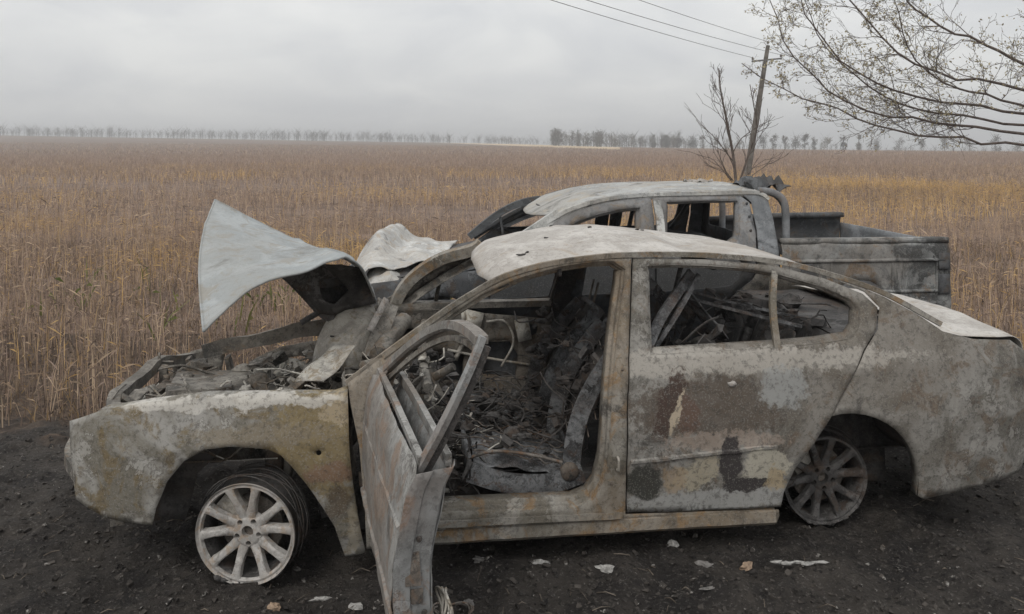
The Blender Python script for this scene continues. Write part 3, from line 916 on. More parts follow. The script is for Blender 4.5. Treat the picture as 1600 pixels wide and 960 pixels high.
far_door = d_.build('far_front_door', M['truck_dark'], sedan, solid=.004)
d_ = MB().panel([p for p in FDOOR if p[1] < .93] , FHOLES, 0.035, lambda u, z: far(.12, .012, 6, 8)(u, z))
d_.ribbon(FHOLES[0], [(0, 0), (.004, .03)], far(.12), .04).ribbon(FHOLES[1], [(0, 0), (.004, .03)], far(.12), .04)
d_.sweep([far(.05)(u, .905) for u in (.60, 1.1, 1.63)], [(-.018, -.05), (.018, -.05), (.018, .05), (-.018, .05)], (0, 1, 0), 16)
d_.build('inner_panel', M['inner'], far_door, solid=.004, sharp=40)
d_ = MB()
d_.tube([far(.13)(1.05, .87), far(.14)(1.06, .70), far(.14)(1.0, .55)], .016, 8, 10)
d_.box(far(.14)(1.10, .76), (.12, .03, .22), rotm(0, .25, 0)).box(far(.15)(1.44, .74), (.09, .03, .14), rotm(0, -.2, 0))
d_.tube([far(.15)(.95, .62), far(.15)(1.2, .56), far(.14)(1.5, .50)], .009, 6, 10)
d_.tube([far(.15)(1.2, .80), far(.15)(1.32, .80), far(.15)(1.38, .66), far(.15)(1.30, .50)], .008, 6, 14)
d_.build('window_regulator', M['casting'], far_door)
d_ = MB().sweep([far(.01)(.90, 1.06), far(.01)(.885, .98), far(.01)(.875, .92)], [(-.012, -.012), (.012, -.012), (.012, .012), (-.012, .012)], (0, 1, 0), 6)
d_.build('window_divider', M['inner'], far_door)
d_ = MB().panel(RDOOR, [RWIN], 0.045, far(-.004, .006, 4, 6))
far_rear = d_.build('far_rear_door', M['truck_dark'], sedan, solid=.004)
d_ = MB().panel([p for p in RDOOR if p[1] < .95 and p[0] < 2.7], [[(1.95, .45), (2.3, .43), (2.32, .66), (1.98, .66)]], .045, far(.11, .014, 5, 2))
d_.build('inner_panel', M['soot'], far_rear, solid=.004)
d_ = MB().sweep([far(.0)(2.545, 1.300), far(.0)(2.505, 1.13), far(.0)(2.492, .950)], [(-.016, -.012), (.016, -.012), (.012, .012), (-.012, .012)], (0, 1, 0), 8)
d_.build('window_divider', M['soot'], far_rear)
fb = MB().sweep([far(.05)(1.78, 1.35), far(.08)(1.73, 1.10), far(.10)(1.69, .9), far(.12)(1.67, .4)], [(-.055, -.03), (.055, -.03), (.045, .03), (-.045, .03)], (0, 1, 0), 14)
fb.build('middle_pillar', M['soot'], sedan, sharp=40)
# far windscreen pillar, bent
fp = MB().sweep([(1.160, 1.420, 1.321), (1.101, 1.430, 1.277), (0.909, 1.480, 1.217), (0.747, 1.546, 1.107), (0.646, 1.565, 0.985), (0.593, 1.570, 0.838)], [(-.035, -.03), (.03, -.035), (.04, .02), (0, .035), (-.035, .02)], (0, 1, 0), 30)
fp.build('windscreen_pillar', M['side'], sedan, sharp=40)
fp = MB().sweep([near(.03)(u, z - .02) for u, z in RAIL[:5]], [(-.03, -.02), (.03, -.02), (.025, .03), (-.025, .03)], (0, 1, 0), 24)
fp.build('windscreen_pillar', M['side'], sedan, sharp=40)
FF = [(p[0], p[1] - .05) for p in FEND if p[1] > .5]
fe = MB().panel([(-.78, .52), (-.66, .64), (-.34, .70), (.03, .765), (.40, .80), (.45, .76), (.46, .30), (.30, .34), (.18, .50), (.0, .58), (-.2, .54), (-.34, .36), (-.62, .34)], [[(-.50, .44), (-.38, .44), (-.30, .56), (-.10, .64), (.10, .66), (.14, .70), (-.2, .665), (-.46, .63)], ring((-.62, .53), .04, 0, 320, 8)], .035, far(.0, .02, 5, 1))
fe.sweep([(-0.491, 1.250, 0.733), (-0.338, 1.260, 0.769), (-0.189, 1.260, 0.787), (-0.008, 1.300, 0.822), (0.180, 1.320, 0.851), (0.415, 1.360, 0.885)], [(-.02, -.04), (.022, -.045), (.03, .03), (-.02, .04)], (0, 0, 1), 24)
for u in (-.58, -.36, -.12):
    fe.sweep([(u, 1.27, .69), (u + .02, 1.28, .56), (u - .03, 1.30, .40)], [(-.03, -.012), (.03, -.012), (.03, .012), (-.03, .012)], (1, 0, 0), 8)
fe.dent(.012, 8, 4, 2)
fe.build('far_front_fender', M['inner'], sedan, solid=.004, sharp=40)

# floor, firewall, bulkheads
fl = MB()
fl.grid([[Vector((u, w, .175 + (.10 if abs(w - .85) < .14 and u < 2.6 else 0) + .012 * nz((u, w, 0), 6) + (.16 if u > 2.3 else 0))) for w in np.linspace(.10 if u < 2.35 else .34, 1.60 if u < 2.35 else 1.36, 40)] for u in np.linspace(.45, 3.85, 70)])
fl.build('floor_pan', M['soot'], sedan, solid=.006)
fw = MB().panel([(.12, .16), (1.58, .16), (1.55, .62), (1.46, .80), (.24, .80), (.15, .62)], [[(.35, .45), (.50, .45), (.50, .58), (.36, .58)], [(.95, .35), (1.12, .35), (1.12, .5), (.95, .5)]], .05, lambda a, z: Vector((.47 + .03 * nz((a, 0, z), 6) - .12 * (1 - ((a - .85) / .75) ** 2), a, z)))
fw.build('firewall', M['inner'], sedan, solid=.005)
rs = MB().panel([(.18, .34), (1.52, .34), (1.50, .95), (.95, 1.0), (.22, .95)], [[(.5, .5), (1.2, .5), (1.2, .75), (.5, .75)]], .05, lambda a, z: Vector((2.62 + (z - .35) * .42 + .03 * nz((a, 0, z), 5), a, z)))
rs.build('rear_bulkhead', M['soot'], sedan, solid=.005)
ps = MB().grid([[Vector((u, w, .965 + .012 * nz((u, w, 0), 5))) for w in np.linspace(.2, 1.5, 20)] for u in np.linspace(2.88, 3.36, 10)])
ps.build('parcel_shelf', M['soot'], sedan, solid=.006)
ash = MB().grid([[Vector((u, w, .19 + .07 * max(0, nz((u, w, 0), 5) + .35 * nz((u, w, 0), 17) + .1))) for w in np.linspace(.12, 1.55, 60)] for u in np.linspace(.55, 2.4, 76)])
ash.build('ash_layer', M['soot'], sedan)
sl = MB().grid([[Vector((u, w, .262 - .05 * abs((w - .17) / .08) + .006 * nz((u, w, 0), 9))) for w in np.linspace(.10, .24, 8)] for u in np.linspace(.82, 1.18, 24)])
sl.build('ash_heap', M['ash'], sedan)

# dash beam, steering column and burnt cables
dsh = MB()
dsh.tube([(.80, .14, .80), (.78, .5, .83), (.78, 1.0, .82), (.80, 1.56, .80)], .024, 8, 16)
for w in (.22, .55, .85, 1.1, 1.4):
    dsh.sweep([(.79, w, .82), (.70, w + .03, .66), (.66, w + .02, .42), (.60, w, .30)], [(-.03, -.006), (.03, -.006), (.03, .006), (-.03, .006)], (1, 0, 0), 10)
dsh.box((.74, .85, .52), (.26, .30, .20), rotm(.1, .3, .1), .02).box((.70, 1.25, .62), (.22, .26, .14), rotm(.2, -.2, .2), .02).box((.66, .28, .50), (.14, .10, .16), rotm(.4, .3, .2), .02)
dsh.build('dashboard_beam', M['inner'], sedan, smooth=False)
stc = MB().tube([(.56, .52, .60), (.70, .45, .69), (.93, .33, .845)], [.022, .026, .020], 10, 10)
stc.box((.66, .47, .665), (.14, .09, .07), rotm(.1, -.55, -.3), .012).box((.80, .40, .76), (.09, .11, .09), rotm(.1, -.55, -.3), .012)
stc.build('steering_column', M['inner'], sedan, sharp=40)
def tangle(name, boxes, n, mat, r=(.002, .006), length=(.12, .5), flat=0.5):
    t = MB()
    for i in range(n):
        x0, x1, y0, y1, z0, z1 = random.choice(boxes)
        p = Vector((random.uniform(x0, x1), random.uniform(y0, y1), random.uniform(z0, z1)))
        a = random.uniform(0, 2 * math.pi); L = random.uniform(*length)
        pts = [p]
        dv = Vector((math.cos(a), math.sin(a), random.uniform(-flat, flat))).normalized()
        for k in range(4):
            dv = (dv + Vector((random.uniform(-.6, .6), random.uniform(-.6, .6), random.uniform(-.5, .4)))).normalized()
            q_ = pts[-1] + dv * L / 4
            q_.z = min(max(q_.z, z0 - .02), z1 + .06); q_.y = min(max(q_.y, y0), y1); q_.x = min(max(q_.x, x0 - .05), x1 + .05)
            pts.append(q_)
        t.tube(pts, random.uniform(*r), 4, 9, cap=False)
    return t
def scraps(t, boxes, n, size=(.03, .12)):
    for i in range(n):
        x0, x1, y0, y1, z0, z1 = random.choice(boxes)
        s_ = random.uniform(*size)
        c = (random.uniform(x0, x1), random.uniform(y0, y1), random.uniform(z0, z1))
        if random.random() < .55:
            t.box(c, (s_, s_ * random.uniform(.3, .9), s_ * random.uniform(.08, .5)), rotm(random.uniform(-1, 1), random.uniform(-1, 1), random.uniform(0, 3)), s_ * .12)
        else:
            t.lump(c, (s_ * .6, s_ * random.uniform(.3, .6), s_ * random.uniform(.2, .5)), 7, .4, random.uniform(0, 50))
    return t
CAB = [(.52, .95, .16, 1.5, .25, .80), (.55, .85, .2, .7, .3, .85), (.6, 1.0, .16, .9, .2, .42), (.9, 1.6, .7, 1.5, .2, .42), (1.0, 1.6, .75, 1.0, .25, .5)]
t = tangle('x', CAB, 230, None, (.002, .005)); scraps(t, CAB, 260, (.02, .09))
t.build('cabin_debris', M['soot'], sedan, smooth=False, kind='stuff')
SB_ = [(1.0, 1.55, .24, .74, .36, .50), (1.45, 1.85, .26, .72, .5, .95), (1.4, 1.8, .95, 1.45, .5, .95), (1.0, 1.5, .98, 1.45, .35, .5)]
t = tangle('x', SB_, 120, None, (.002, .005), (.10, .4), .9); scraps(t, SB_, 150, (.015, .07))
t.build('seat_debris', M['soot'], sedan, smooth=False, kind='stuff')
CAB2 = [(.52, .85, .16, .9, .35, .86), (.6, 1.1, .2, 1.2, .24, .5)]
t = tangle('x', CAB2, 70, None, (.002, .005)); scraps(t, CAB2, 110, (.012, .05))
t.build('burnt_wiring', M['casting'], sedan, smooth=False, kind='stuff')

# seats: sheet pans, side frames, springs
def seat(w0, w1, mat_ix, u0=.98, lean=.30):
    pan = MB().grid([[Vector((u0 + .02 + .50 * i / 14, w0 + (w1 - w0) * j / 12, .40 - .10 * i / 14 + .035 * math.sin(math.pi * j / 12) + .012 * nz((i, j, w0), .4))) for j in range(13)] for i in range(15)])
    pan.dent(.03, 9, w0 * 7, 2)
    pan.sweep([(u0, w0, .38), (u0 - .015, (w0 + w1) / 2, .41), (u0, w1, .38)], [(-.06, -.008), (.06, -.008), (.06, .008), (-.06, .008)], (1, 0, 0), 10)
    base = pan.build('seat_base', M['seat'], sedan, solid=.005)
    for w in (w0, w1):
        MB().sweep([(u0, w, .36), (u0 + .18, w, .30), (u0 + .40, w, .285), (u0 + .56, w, .33)], [(-.05, -.012), (.05, -.012), (.04, .012), (-.04, .012)], (0, 1, 0), 14).build('seat_rail', M['seat'], base, sharp=40)
    sp = MB()
    for k in range(6):
        w = w0 + (w1 - w0) * (k + .5) / 6
        pts = [(u0 + .02 + .5 * i / 11, w + (.022 if i % 2 else -.022), .44 - .10 * i / 11 + .02 * random.random()) for i in range(12)]
        sp.tube(pts, .0035, 4, 30)
    sp.tube([(u0 - .01, w0, .42), (u0 + .12, w0 - .01, .455), (u0 + .32, w0, .42), (u0 + .52, w0, .36)], .008, 6, 14)
    sp.build('seat_springs', M['wire'], base)
    hp = (u0 + .50, .36)
    bk = MB()
    L = .66
    for w in (w0, w1):
        pts = [(hp[0] + math.sin(lean) * L * s_ + (-.07 * math.sin(math.pi * s_)), w + (.03 if w == w0 else -.03) * s_ ** 3, hp[1] + math.cos(lean) * L * s_) for s_ in np.linspace(-.04, 1, 8)]
        bk.sweep(pts, [(-.045, -.010), (.045, -.010), (.035, .012), (-.035, .012)], (0, 1, 0), 18)
    top = hp[0] + math.sin(lean) * L, hp[1] + math.cos(lean) * L
    bk.tube([(top[0], w0 + .03, top[1] - .03), (top[0] + .02, w0 + .07, top[1] + .02), (top[0] + .02, w1 - .07, top[1] + .02), (top[0], w1 - .03, top[1] - .03)], .016, 8, 18)
    back = bk.build('backrest', M['seat'], sedan, sharp=40)
    shp = MB().grid([[Vector((hp[0] + .06 - .05 * math.sin(math.pi * i / 12) + math.sin(lean) * L * i / 12 + .03 * math.sin(math.pi * j / 10) + .01 * nz((i, j, w1), .5), w0 + .02 + (w1 - w0 - .04) * j / 10, hp[1] + .04 + math.cos(lean) * L * .92 * i / 12)) for j in range(11)] for i in range(13)])
    shp.build('back_shell', M['soot'], back, solid=.004)
    sw = MB()
    for k in range(6):
        s_ = .12 + .14 * k
        sw.tube([(hp[0] + .02 + math.sin(lean) * L * s_, w0 + (w1 - w0) * j / 8, hp[1] + math.cos(lean) * L * s_ + (.018 if j % 2 else -.018)) for j in range(9)], .0035, 4, 26)
    for w in (w0 + .17, w1 - .17):
        sw.tube([(top[0] + .02, w, top[1]), (top[0] + .06, w, top[1] + .16)], .007, 6)
    sw.build('back_springs', M['wire'], back)
    rc = MB().lathe([(.002, -.02), (.035, -.02), (.045, -.012), (.045, .012), (.002, .015)], 16, 'y', (hp[0] - .01, w0 - .012, hp[1] - .02))
    rc.build('recliner', M['brake'], back, sharp=40)
    return base
seat(.24, .72, 0, 1.00, .42)
seat(1.0, 1.46, 1, .98, .50)
rb = MB()
for w in (.22, .62, 1.02, 1.44):
    rb.sweep([(2.30, w, .42), (2.45, w, .60), (2.60, w + .02, .92)], [(-.02, -.01), (.02, -.01), (.02, .01), (-.02, .01)], (0, 1, 0), 8)
rb.loft([(2.10, .22, .36), (2.10, 1.45, .36)], [(2.55, .22, .34), (2.55, 1.45, .34)], 10, 10, False)
rb.loft([(2.42, .20, .50), (2.42, .80, .52)], [(2.66, .24, .96), (2.66, .80, .98)], 14, 12, False, lambda a, t: Vector((.03 * math.sin(9 * a), 0, .02 * math.sin(7 * t))))
rb.dent(.015, 5, 3, 0)
rb.build('rear_seat_frame', M['soot'], sedan, solid=.005)
# fallen bars and plates behind the front seat, seen through the rear window
fbm_ = MB()
fbm_.sweep([(1.88, .22, .93), (1.98, .30, 1.07), (2.20, .48, 1.26)], [(-.025, -.01), (.025, -.01), (.025, .01), (-.025, .01)], (0, 1, 0), 10)
fbm_.sweep([(1.95, .30, .92), (2.10, .36, 1.10), (2.22, .42, 1.26)], [(-.012, -.008), (.012, -.008), (.012, .008), (-.012, .008)], (0, 1, 0), 10)
fbm_.sweep([(1.90, .70, 1.27), (2.02, .66, 1.18), (2.10, .62, 1.08)], [(-.03, -.01), (.03, -.01), (.03, .01), (-.03, .01)], (0, 1, 0), 8)
fbm_.sweep([(2.20, .50, 1.12), (2.45, .42, 1.06), (2.75, .34, .99)], [(-.008, -.006), (.008, -.006), (.008, .006), (-.008, .006)], (0, 1, 0), 10)
fbm_.sweep([(2.22, .52, 1.15), (2.50, .46, 1.08), (2.8, .38, 1.02)], [(-.006, -.005), (.006, -.005), (.006, .005), (-.006, .005)], (0, 1, 0), 10)
fbm_.build('bent_bar', M['seat'], sedan, sharp=40)
pl = MB().grid([[Vector((2.18 + .22 * i / 8 + .01 * nz((i, j, 2), .6), .46 + .14 * j / 6, 1.17 - .26 * i / 8 - .05 * j / 6 + .015 * nz((i, j, 5), .6))) for j in range(7)] for i in range(9)])
pl.build('bent_plate', M['seat'], sedan, solid=.006)
RB = [(1.95, 2.6, .25, 1.4, .45, .90), (2.0, 2.5, .3, .9, .80, 1.0), (2.5, 3.0, .3, 1.3, .9, 1.02)]
t = tangle('x', RB, 45, None, (.002, .006)); scraps(t, RB, 70, (.03, .11))
t.build('rear_cabin_debris', M['soot'], sedan, smooth=False, kind='stuff')

# engine bay
eng = MB()
eng.box((-.28, .80, .52), (.52, .52, .30), rotm(.05, .06, .1), .03).box((-.36, .62, .66), (.30, .18, .10), rotm(.1, .05, .2), .02).box((-.02, 1.0, .56), (.26, .30, .24), rotm(0, .1, .2), .03)
for i in range(4):
    eng.tube([(-.44 + .11 * i, .50, .60), (-.46 + .11 * i, .38, .64), (-.48 + .11 * i, .30, .54)], .026, 8, 8)
eng.tube([(-.58, .45, .66), (-.3, .40, .70), (.02, .44, .69), (.14, .56, .66)], .022, 8, 14)
eng.lathe([(.001, -.05), (.09, -.05), (.10, -.03), (.10, .03), (.09, .05), (.001, .05)], 20, 'y', (-.08, .46, .62))
eng.build('engine', M['inner'], sedan, smooth=False)
bt = MB().lump((-.10, .44, .675), (.035, .04, .012), 14, .1, 4); bt.tube([(-.12, .36, .69), (-.05, .34, .70), (-.02, .42, .70), (-.08, .46, .69), (-.13, .42, .69), (-.12, .36, .69)], .007, 6, 20)
bt.build('pulley', M['casting'], sedan)
EB = [(-.66, .30, .25, 1.2, .55, .70), (-.65, .1, .2, .6, .5, .68), (-.1, .42, .30, 1.1, .6, .78)]
t = tangle('x', EB, 120, None, (.003, .008)); scraps(t, EB, 200, (.03, .12))
t.build('engine_bay_debris', M['inner'], sedan, smooth=False, kind='stuff')
t = tangle('x', EB[1:], 50, None, (.003, .006)); scraps(t, EB[1:], 110, (.015, .07))
t.build('engine_bay_fragments', M['casting'], sedan, smooth=False, kind='stuff')
# curved cowl casting with holes and the box section beside it
cc = MB()
cc.loft([(0.182, 0.800, 0.725), (0.206, 0.860, 0.861), (0.269, 0.930, 0.983), (0.360, 1.000, 1.042), (0.449, 1.060, 1.045)], [(0.386, 0.620, 0.732), (0.401, 0.680, 0.832), (0.425, 0.740, 0.902), (0.486, 0.800, 0.943), (0.532, 0.900, 0.986)], 26, 16, True, lambda a, t: Vector((0, 0, .03 * math.sin(math.pi * t) - .035 * math.exp(-((a - .55) ** 2 + (t - .5) ** 2) / .02))))
cc.loft([(0.386, 0.620, 0.732), (0.401, 0.680, 0.832), (0.425, 0.740, 0.902), (0.486, 0.800, 0.943), (0.532, 0.900, 0.986)], [(0.436, 0.640, 0.657), (0.450, 0.700, 0.737), (0.483, 0.760, 0.798), (0.526, 0.820, 0.859), (0.552, 0.920, 0.911)], 26, 5)
cc.build('cowl_casting', M['casting'], sedan, solid=.006, sharp=40)
for (u, w, z) in ((0.441, 0.950, 1.015), (0.296, 0.800, 0.900)):
    MB().lathe([(.001, 0), (.014, 0), (.014, .006), (.001, .006)], 12, 'z', (u, w, z)).build('bolt_hole', M['soot'], sedan)
cb = MB()
cb.sweep([(0.508, 0.700, 0.795), (0.553, 0.800, 0.934), (0.590, 0.920, 1.025)], [(-.05, -.04), (.05, -.04), (.05, .04), (-.05, .04)], (0, 1, 0), 10)
cb.tube([(0.548, 0.600, 0.846), (0.610, 0.800, 0.896), (0.677, 1.100, 0.911)], .05, 10, 12)
cb.tube([(0.481, 0.480, 0.819), (0.568, 0.600, 0.807), (0.651, 0.700, 0.776)], .03, 8, 10)
cb.dent(.012, 7, 2, 2)
cb.build('heater_housing', M['inner'], sedan, sharp=40)
cw = MB().loft([(.44, .10, .845), (.52, .18, .865), (.68, .12, 1.005)], [(.42, .22, .80), (.50, .30, .82), (.66, .20, .96)], 18, 6)
cw.loft([(.16, .16, .72), (.30, .20, .74), (.46, .14, .82)], [(.14, .36, .66), (.30, .40, .68), (.48, .32, .78)], 18, 8, True, lambda a, t: Vector((0, 0, .02 * math.sin(8 * a + 5 * t))))
cw.build('cowl_corner', M['side'], sedan, solid=.006)
# front end
fe = MB()
fe.sweep([(-.72, .16, .46), (-.88, .45, .46), (-.93, .85, .46), (-.88, 1.25, .46), (-.72, 1.54, .46)], [(-.05, -.03), (.05, -.03), (.05, .03), (-.05, .03)], (0, 0, 1), 24)
fe.build('crash_beam', M['inner'], sedan, sharp=40)
rp = MB()
rp.sweep([(-.62, .20, .70), (-.72, .5, .69), (-.74, .85, .68), (-.72, 1.2, .68), (-.62, 1.48, .64)], [(-.03, -.03), (.03, -.03), (.03, .03), (-.03, .03)], (0, 0, 1), 24)
rp.sweep([(-.62, .24, .22), (-.74, .85, .22), (-.62, 1.46, .22)], [(-.03, -.03), (.03, -.03), (.03, .03), (-.03, .03)], (0, 0, 1), 20)
for w in (.30, .58, 1.12, 1.40):
    rp.box((-.68, w, .45), (.04, .05, .46), None, .008)
rp.box((-.56, .26, .66), (.20, .10, .13), rotm(.1, .15, .2), .015)
rp.dent(.02, 4, 6, 2)
rp.build('radiator_support', M['inner'], sedan, sharp=40)
rd_ = MB().box((-.66, .85, .44), (.05, .52, .36), rotm(0, .12, 0), .015)
for k in range(14):
    rd_.box((-.692, .85, .28 + .025 * k), (.006, .50, .006), rotm(.02 * (k % 3), .12, 0))
rd_.build('radiator', M['brake'], sedan, smooth=False)
hl = MB().loft([(-.78, .22, .66), (-.62, .12, .70), (-.46, .10, .72)], [(-.80, .26, .50), (-.66, .16, .50), (-.50, .14, .50)], 14, 8)
hl.dent(.02, 8, 1, 1)
hl.build('headlamp_bracket', M['soot'], sedan, solid=.006)

# buckled hood
HF = [(-0.479, 1.470, 1.604), (-0.230, 1.444, 1.477), (0.050, 1.365, 1.353), (0.286, 1.290, 1.273), (0.408, 1.176, 1.210), (0.479, 1.119, 1.125), (0.514, 1.064, 1.040)]
HN = [(-0.196, 0.070, 1.110), (-0.132, 0.114, 1.179), (-0.038, 0.207, 1.261), (0.076, 0.297, 1.303), (0.206, 0.336, 1.325), (0.307, 0.376, 1.362), (0.397, 0.418, 1.373), (0.466, 0.563, 1.302), (0.523, 0.861, 1.079)]
ho = MB().loft(HF, HN, 60, 44, True, lambda a, t: Vector((-.05 * math.sin(math.pi * t) * max(0, 1 - 3 * a), 0, .02 * math.sin(math.pi * t) * (1 - a) + .006 * math.sin(9 * a + 3 * t) * math.sin(math.pi * t) + .016 * max(0, 1 - abs(t - .28 - .55 * a) / .07) * (a < .7) - .013 * max(0, 1 - abs(t - .80 + .45 * a) / .05) * (a < .6) + .012 * max(0, 1 - abs(a - .46 - .12 * t) / .035))))
ho.dent(.005, 4, 3, 2)
ho.dent(.003, 11, 5, 2)
hood = ho.build('hood', M['hood'], sedan, solid=.005)
ed = MB()
n_h = 60
ed.tube([ho.v[43 * n_h + i] for i in range(n_h)], .007, 6).tube([ho.v[i] for i in range(n_h)], .006, 6).tube([ho.v[i * n_h] for i in range(44)], .006, 6)
ed.build('folded_edge', M['hood'], hood)
hood['label'] = 'pale blue-grey hood sprung open and folded to a point'
hi = MB()
hi.panel([(0.039, 1.231), (0.143, 1.269), (0.257, 1.297), (0.352, 1.307), (0.437, 1.279), (0.503, 1.165), (0.527, 1.071), (0.437, 1.043), (0.295, 1.000), (0.219, 1.019), (0.153, 1.109)], [[(0.219, 1.203), (0.323, 1.222), (0.380, 1.146), (0.304, 1.071), (0.238, 1.109)]], .03, lambda u, z: Vector((u, .88 + .10 * nz((u, 0, z), 7) - .5 * (z - 1.02) * (z > 1.02), z)))
hi.sweep([(0.066, 0.880, 1.221), (0.146, 0.930, 1.119), (0.241, 0.930, 1.011), (0.304, 0.900, 0.995)], [(-.035, -.02), (.035, -.02), (.03, .02), (-.03, .02)], (0, 1, 0), 16)
hi.sweep([(0.115, 0.900, 1.175), (0.271, 0.950, 1.167), (0.399, 0.900, 1.203), (0.489, 0.840, 1.125)], [(-.02, -.015), (.02, -.015), (.02, .015), (-.02, .015)], (0, 1, 0), 14)
hi.tube([(0.115, 0.900, 0.958), (0.193, 0.920, 1.001), (0.287, 0.920, 1.053)], .014, 6, 8)
hi.panel([(.07, 1.16), (.40, 1.24), (.47, 1.08), (.30, 1.02), (.17, 1.02)], (), .04, lambda u, z: Vector((u, 1.03 + .06 * nz((u, 0, z), 6), z)))
hi.build('hood_inner_frame', M['soot'], hood, solid=.006, sharp=40)
hg = MB().loft([(0.527, 1.100, 1.051), (0.553, 1.200, 1.008), (0.600, 1.350, 0.940)], [(0.533, 0.920, 1.034), (0.583, 1.100, 0.929), (0.634, 1.300, 0.864)], 12, 5)
hg.build('hood_hinge', M['inner'], sedan, solid=.01)

# wheels
def wheel(u, w, z, steer, flip=False, mk='rim'):
    r0 = .224
    wb = MB().lathe([(.216, .012), (r0, .0), (r0, .012), (.214, .018), (.205, .020), (.199, .024), (.206, .008), (.216, .012)], 56)
    wh = wb.build('wheel', M[mk], sedan, sharp=35)
    MB().lathe([(.213, .019), (.205, .05), (.196, .10), (.205, .16), (.222, .19), (.224, .20), (.216, .20), (.188, .11), (.196, .05), (.200, .024)], 48).build('rim_barrel', M['soot'], wh, sharp=35)
    wh.location = (u, w, z)
    wh.rotation_euler = (0, 0, steer + (math.pi if flip else 0))
    base = math.radians(95)
    sp = None
    for k in range(5):
        for sgn in (-1, 1):
            a = base + 2 * math.pi * k / 5 + sgn * R(17)
            a0 = base + 2 * math.pi * k / 5 + sgn * R(13)
            m = MB()
            rows = []
            for r, hw, top, bot, ang in ((.058, .024, .034, .062, a0), (.10, .0180, .026, .058, a0 + (a - a0) * .4), (.15, .0150, .014, .05, a0 + (a - a0) * .75), (.19, .0175, .008, .045, a), (.206, .025, .008, .04, a)):
                c = Vector((math.cos(ang) * r, 0, math.sin(ang) * r)); t = Vector((-math.sin(ang), 0, math.cos(ang)))
                rows.append([c + t * -hw * 1.15 + Vector((0, bot, 0)), c + t * -hw + Vector((0, top + .006, 0)), c + t * -hw * .6 + Vector((0, top, 0)), c + t * hw * .6 + Vector((0, top, 0)), c + t * hw + Vector((0, top + .006, 0)), c + t * hw * 1.15 + Vector((0, bot, 0))])
            m.grid(rows, close=True)
            m.build('spoke', M[mk], wh, sharp=40)
    ho_ = MB()
    bolts = [(math.cos(a) * .052, math.sin(a) * .052) for a in [base + R(36) + 2 * math.pi * k / 5 for k in range(5)]]
    holes = [ring(bp, .0125, 0, 330, 11) for bp in bolts] + [ring((0, 0), .027, 0, 345, 23)]
    ho_.panel(ring((0, 0), .086, 0, 352, 44), holes, .012, lambda x, y: Vector((x, .030 + 1.2 * max(0, math.hypot(x, y) - .062), y)))
    for h_ in holes:
        ho_.ribbon(h_, [(0, 0), (.0015, .03)], lambda x, y: Vector((x, .030, y)), .01)
    ho_.build('hub', M[mk], wh, sharp=40)
    MB().lathe([(.001, .058), (.07, .058), (.075, .09), (.14, .09), (.142, .10), (.142, .11), (.001, .11)], 36).build('brake_disc', M['brake'], wh, sharp=40)
    cl = MB().box((-.10, .10, .09), (.10, .07, .13), rotm(0, .8, 0), .012)
    cl.build('brake_caliper', M['casting'], wh, smooth=False)
    ty = MB()
    for k in range(6):
        rr = .226 + .005 * k * random.uniform(.5, 1.2); yo = random.uniform(.05, .19); ph = random.uniform(0, 6)
        a0 = R(random.uniform(-70, 0)); a1 = R(random.uniform(70, 190))
        ty.tube([(math.cos(a) * rr * (1 + .03 * math.sin(3 * a + ph)), yo + .02 * math.sin(2 * a + ph), math.sin(a) * rr * (1 + .03 * math.sin(3 * a + ph))) for a in np.linspace(a0, a1, 24)], .0028, 4)
    ty.build('tyre_wire', M['soot'], wh)
    re = MB()
    for k in range(26):
        a = R(-90 + random.uniform(-52, 52))
        re.lump((math.cos(a) * .226, random.uniform(0, .19), max(math.sin(a) * .226, -.222)), (.022, .02, .008), 7, .4, k * 2.2, rotm(0, -a - math.pi / 2, 0))
    re.build('tyre_residue', M['soot'], wh, kind='stuff')
    return wh
wheel(-.005, .0, .224, R(-11))
wheel(2.815, .21, .234, 0, False, 'soot')
wheel(0.0, CW - .06, .234, R(-15), True)
wheel(2.815, CW - .07, .234, 0, True)
MB().tube([(0, .15, .25), (0.0, CW - .15, .25)], .03, 8).build('axle', M['brake'], sedan)
MB().tube([(2.815, .34, .25), (2.815, CW - .34, .25)], .035, 8).build('axle', M['brake'], sedan)
MB().tube([(.06, .28, .25), (.08, .30, .50), (.10, .34, .66)], .045, 10, 8).build('suspension_strut', M['brake'], sedan)
MB().tube([(.14, .24, .30), (.15, .27, .64)], .022, 8).build('brake_hose_bracket', M['inner'], sedan)

# open front door, built shut and swung about its hinge
HX, HY = .535, .035
SW = Matrix.Translation((HX, HY, 0)) @ Matrix.Rotation(R(-81), 4, 'Z') @ Matrix(((1, 0, 0, 0), (0, 1, 0, 0), (-.033, 0, 1, 0), (0, 0, 0, 1))) @ Matrix.Translation((-HX, -HY, 0))
SKIN = [(.54, .27), (.54, .60), (.53, .80), (.535, .90), (.62, .925), (.90, .930), (1.3, .938), (1.625, .942), (1.658, .925), (1.640, .80), (1.628, .70), (1.608, .46), (1.588, .34), (1.545, .275), (1.45, .25), (.85, .25), (.60, .255)]
k = MB().panel(SKIN, (), .03, near(-.004, .013, 3.2, 5)).xform(SW)
door = k.build('open_front_door', M['open_door'], sedan, solid=.003)
dm = MB().sweep([near(-.010)(u, z) for u, z in ((.56, .40), (.9, .418), (1.3, .436), (1.60, .452))], [(-.014, .008), (-.006, -.008), (.006, -.008), (.014, .008)], (0, 1, 0), 40)
dm.sweep([near(-.006)(u, z) for u, z in ((.56, .700), (.9, .715), (1.3, .73), (1.62, .742))], [(-.010, .006), (-.002, -.005), (.002, -.005), (.010, .006)], (0, 1, 0), 40)
dm.dent(.005, 9, 3, 1).xform(SW).build('pressed_crease', M['open_door'], door, sharp=40)
door['label'] = 'open front door swung wide towards the viewer, only its frame left round the window'
k = MB()
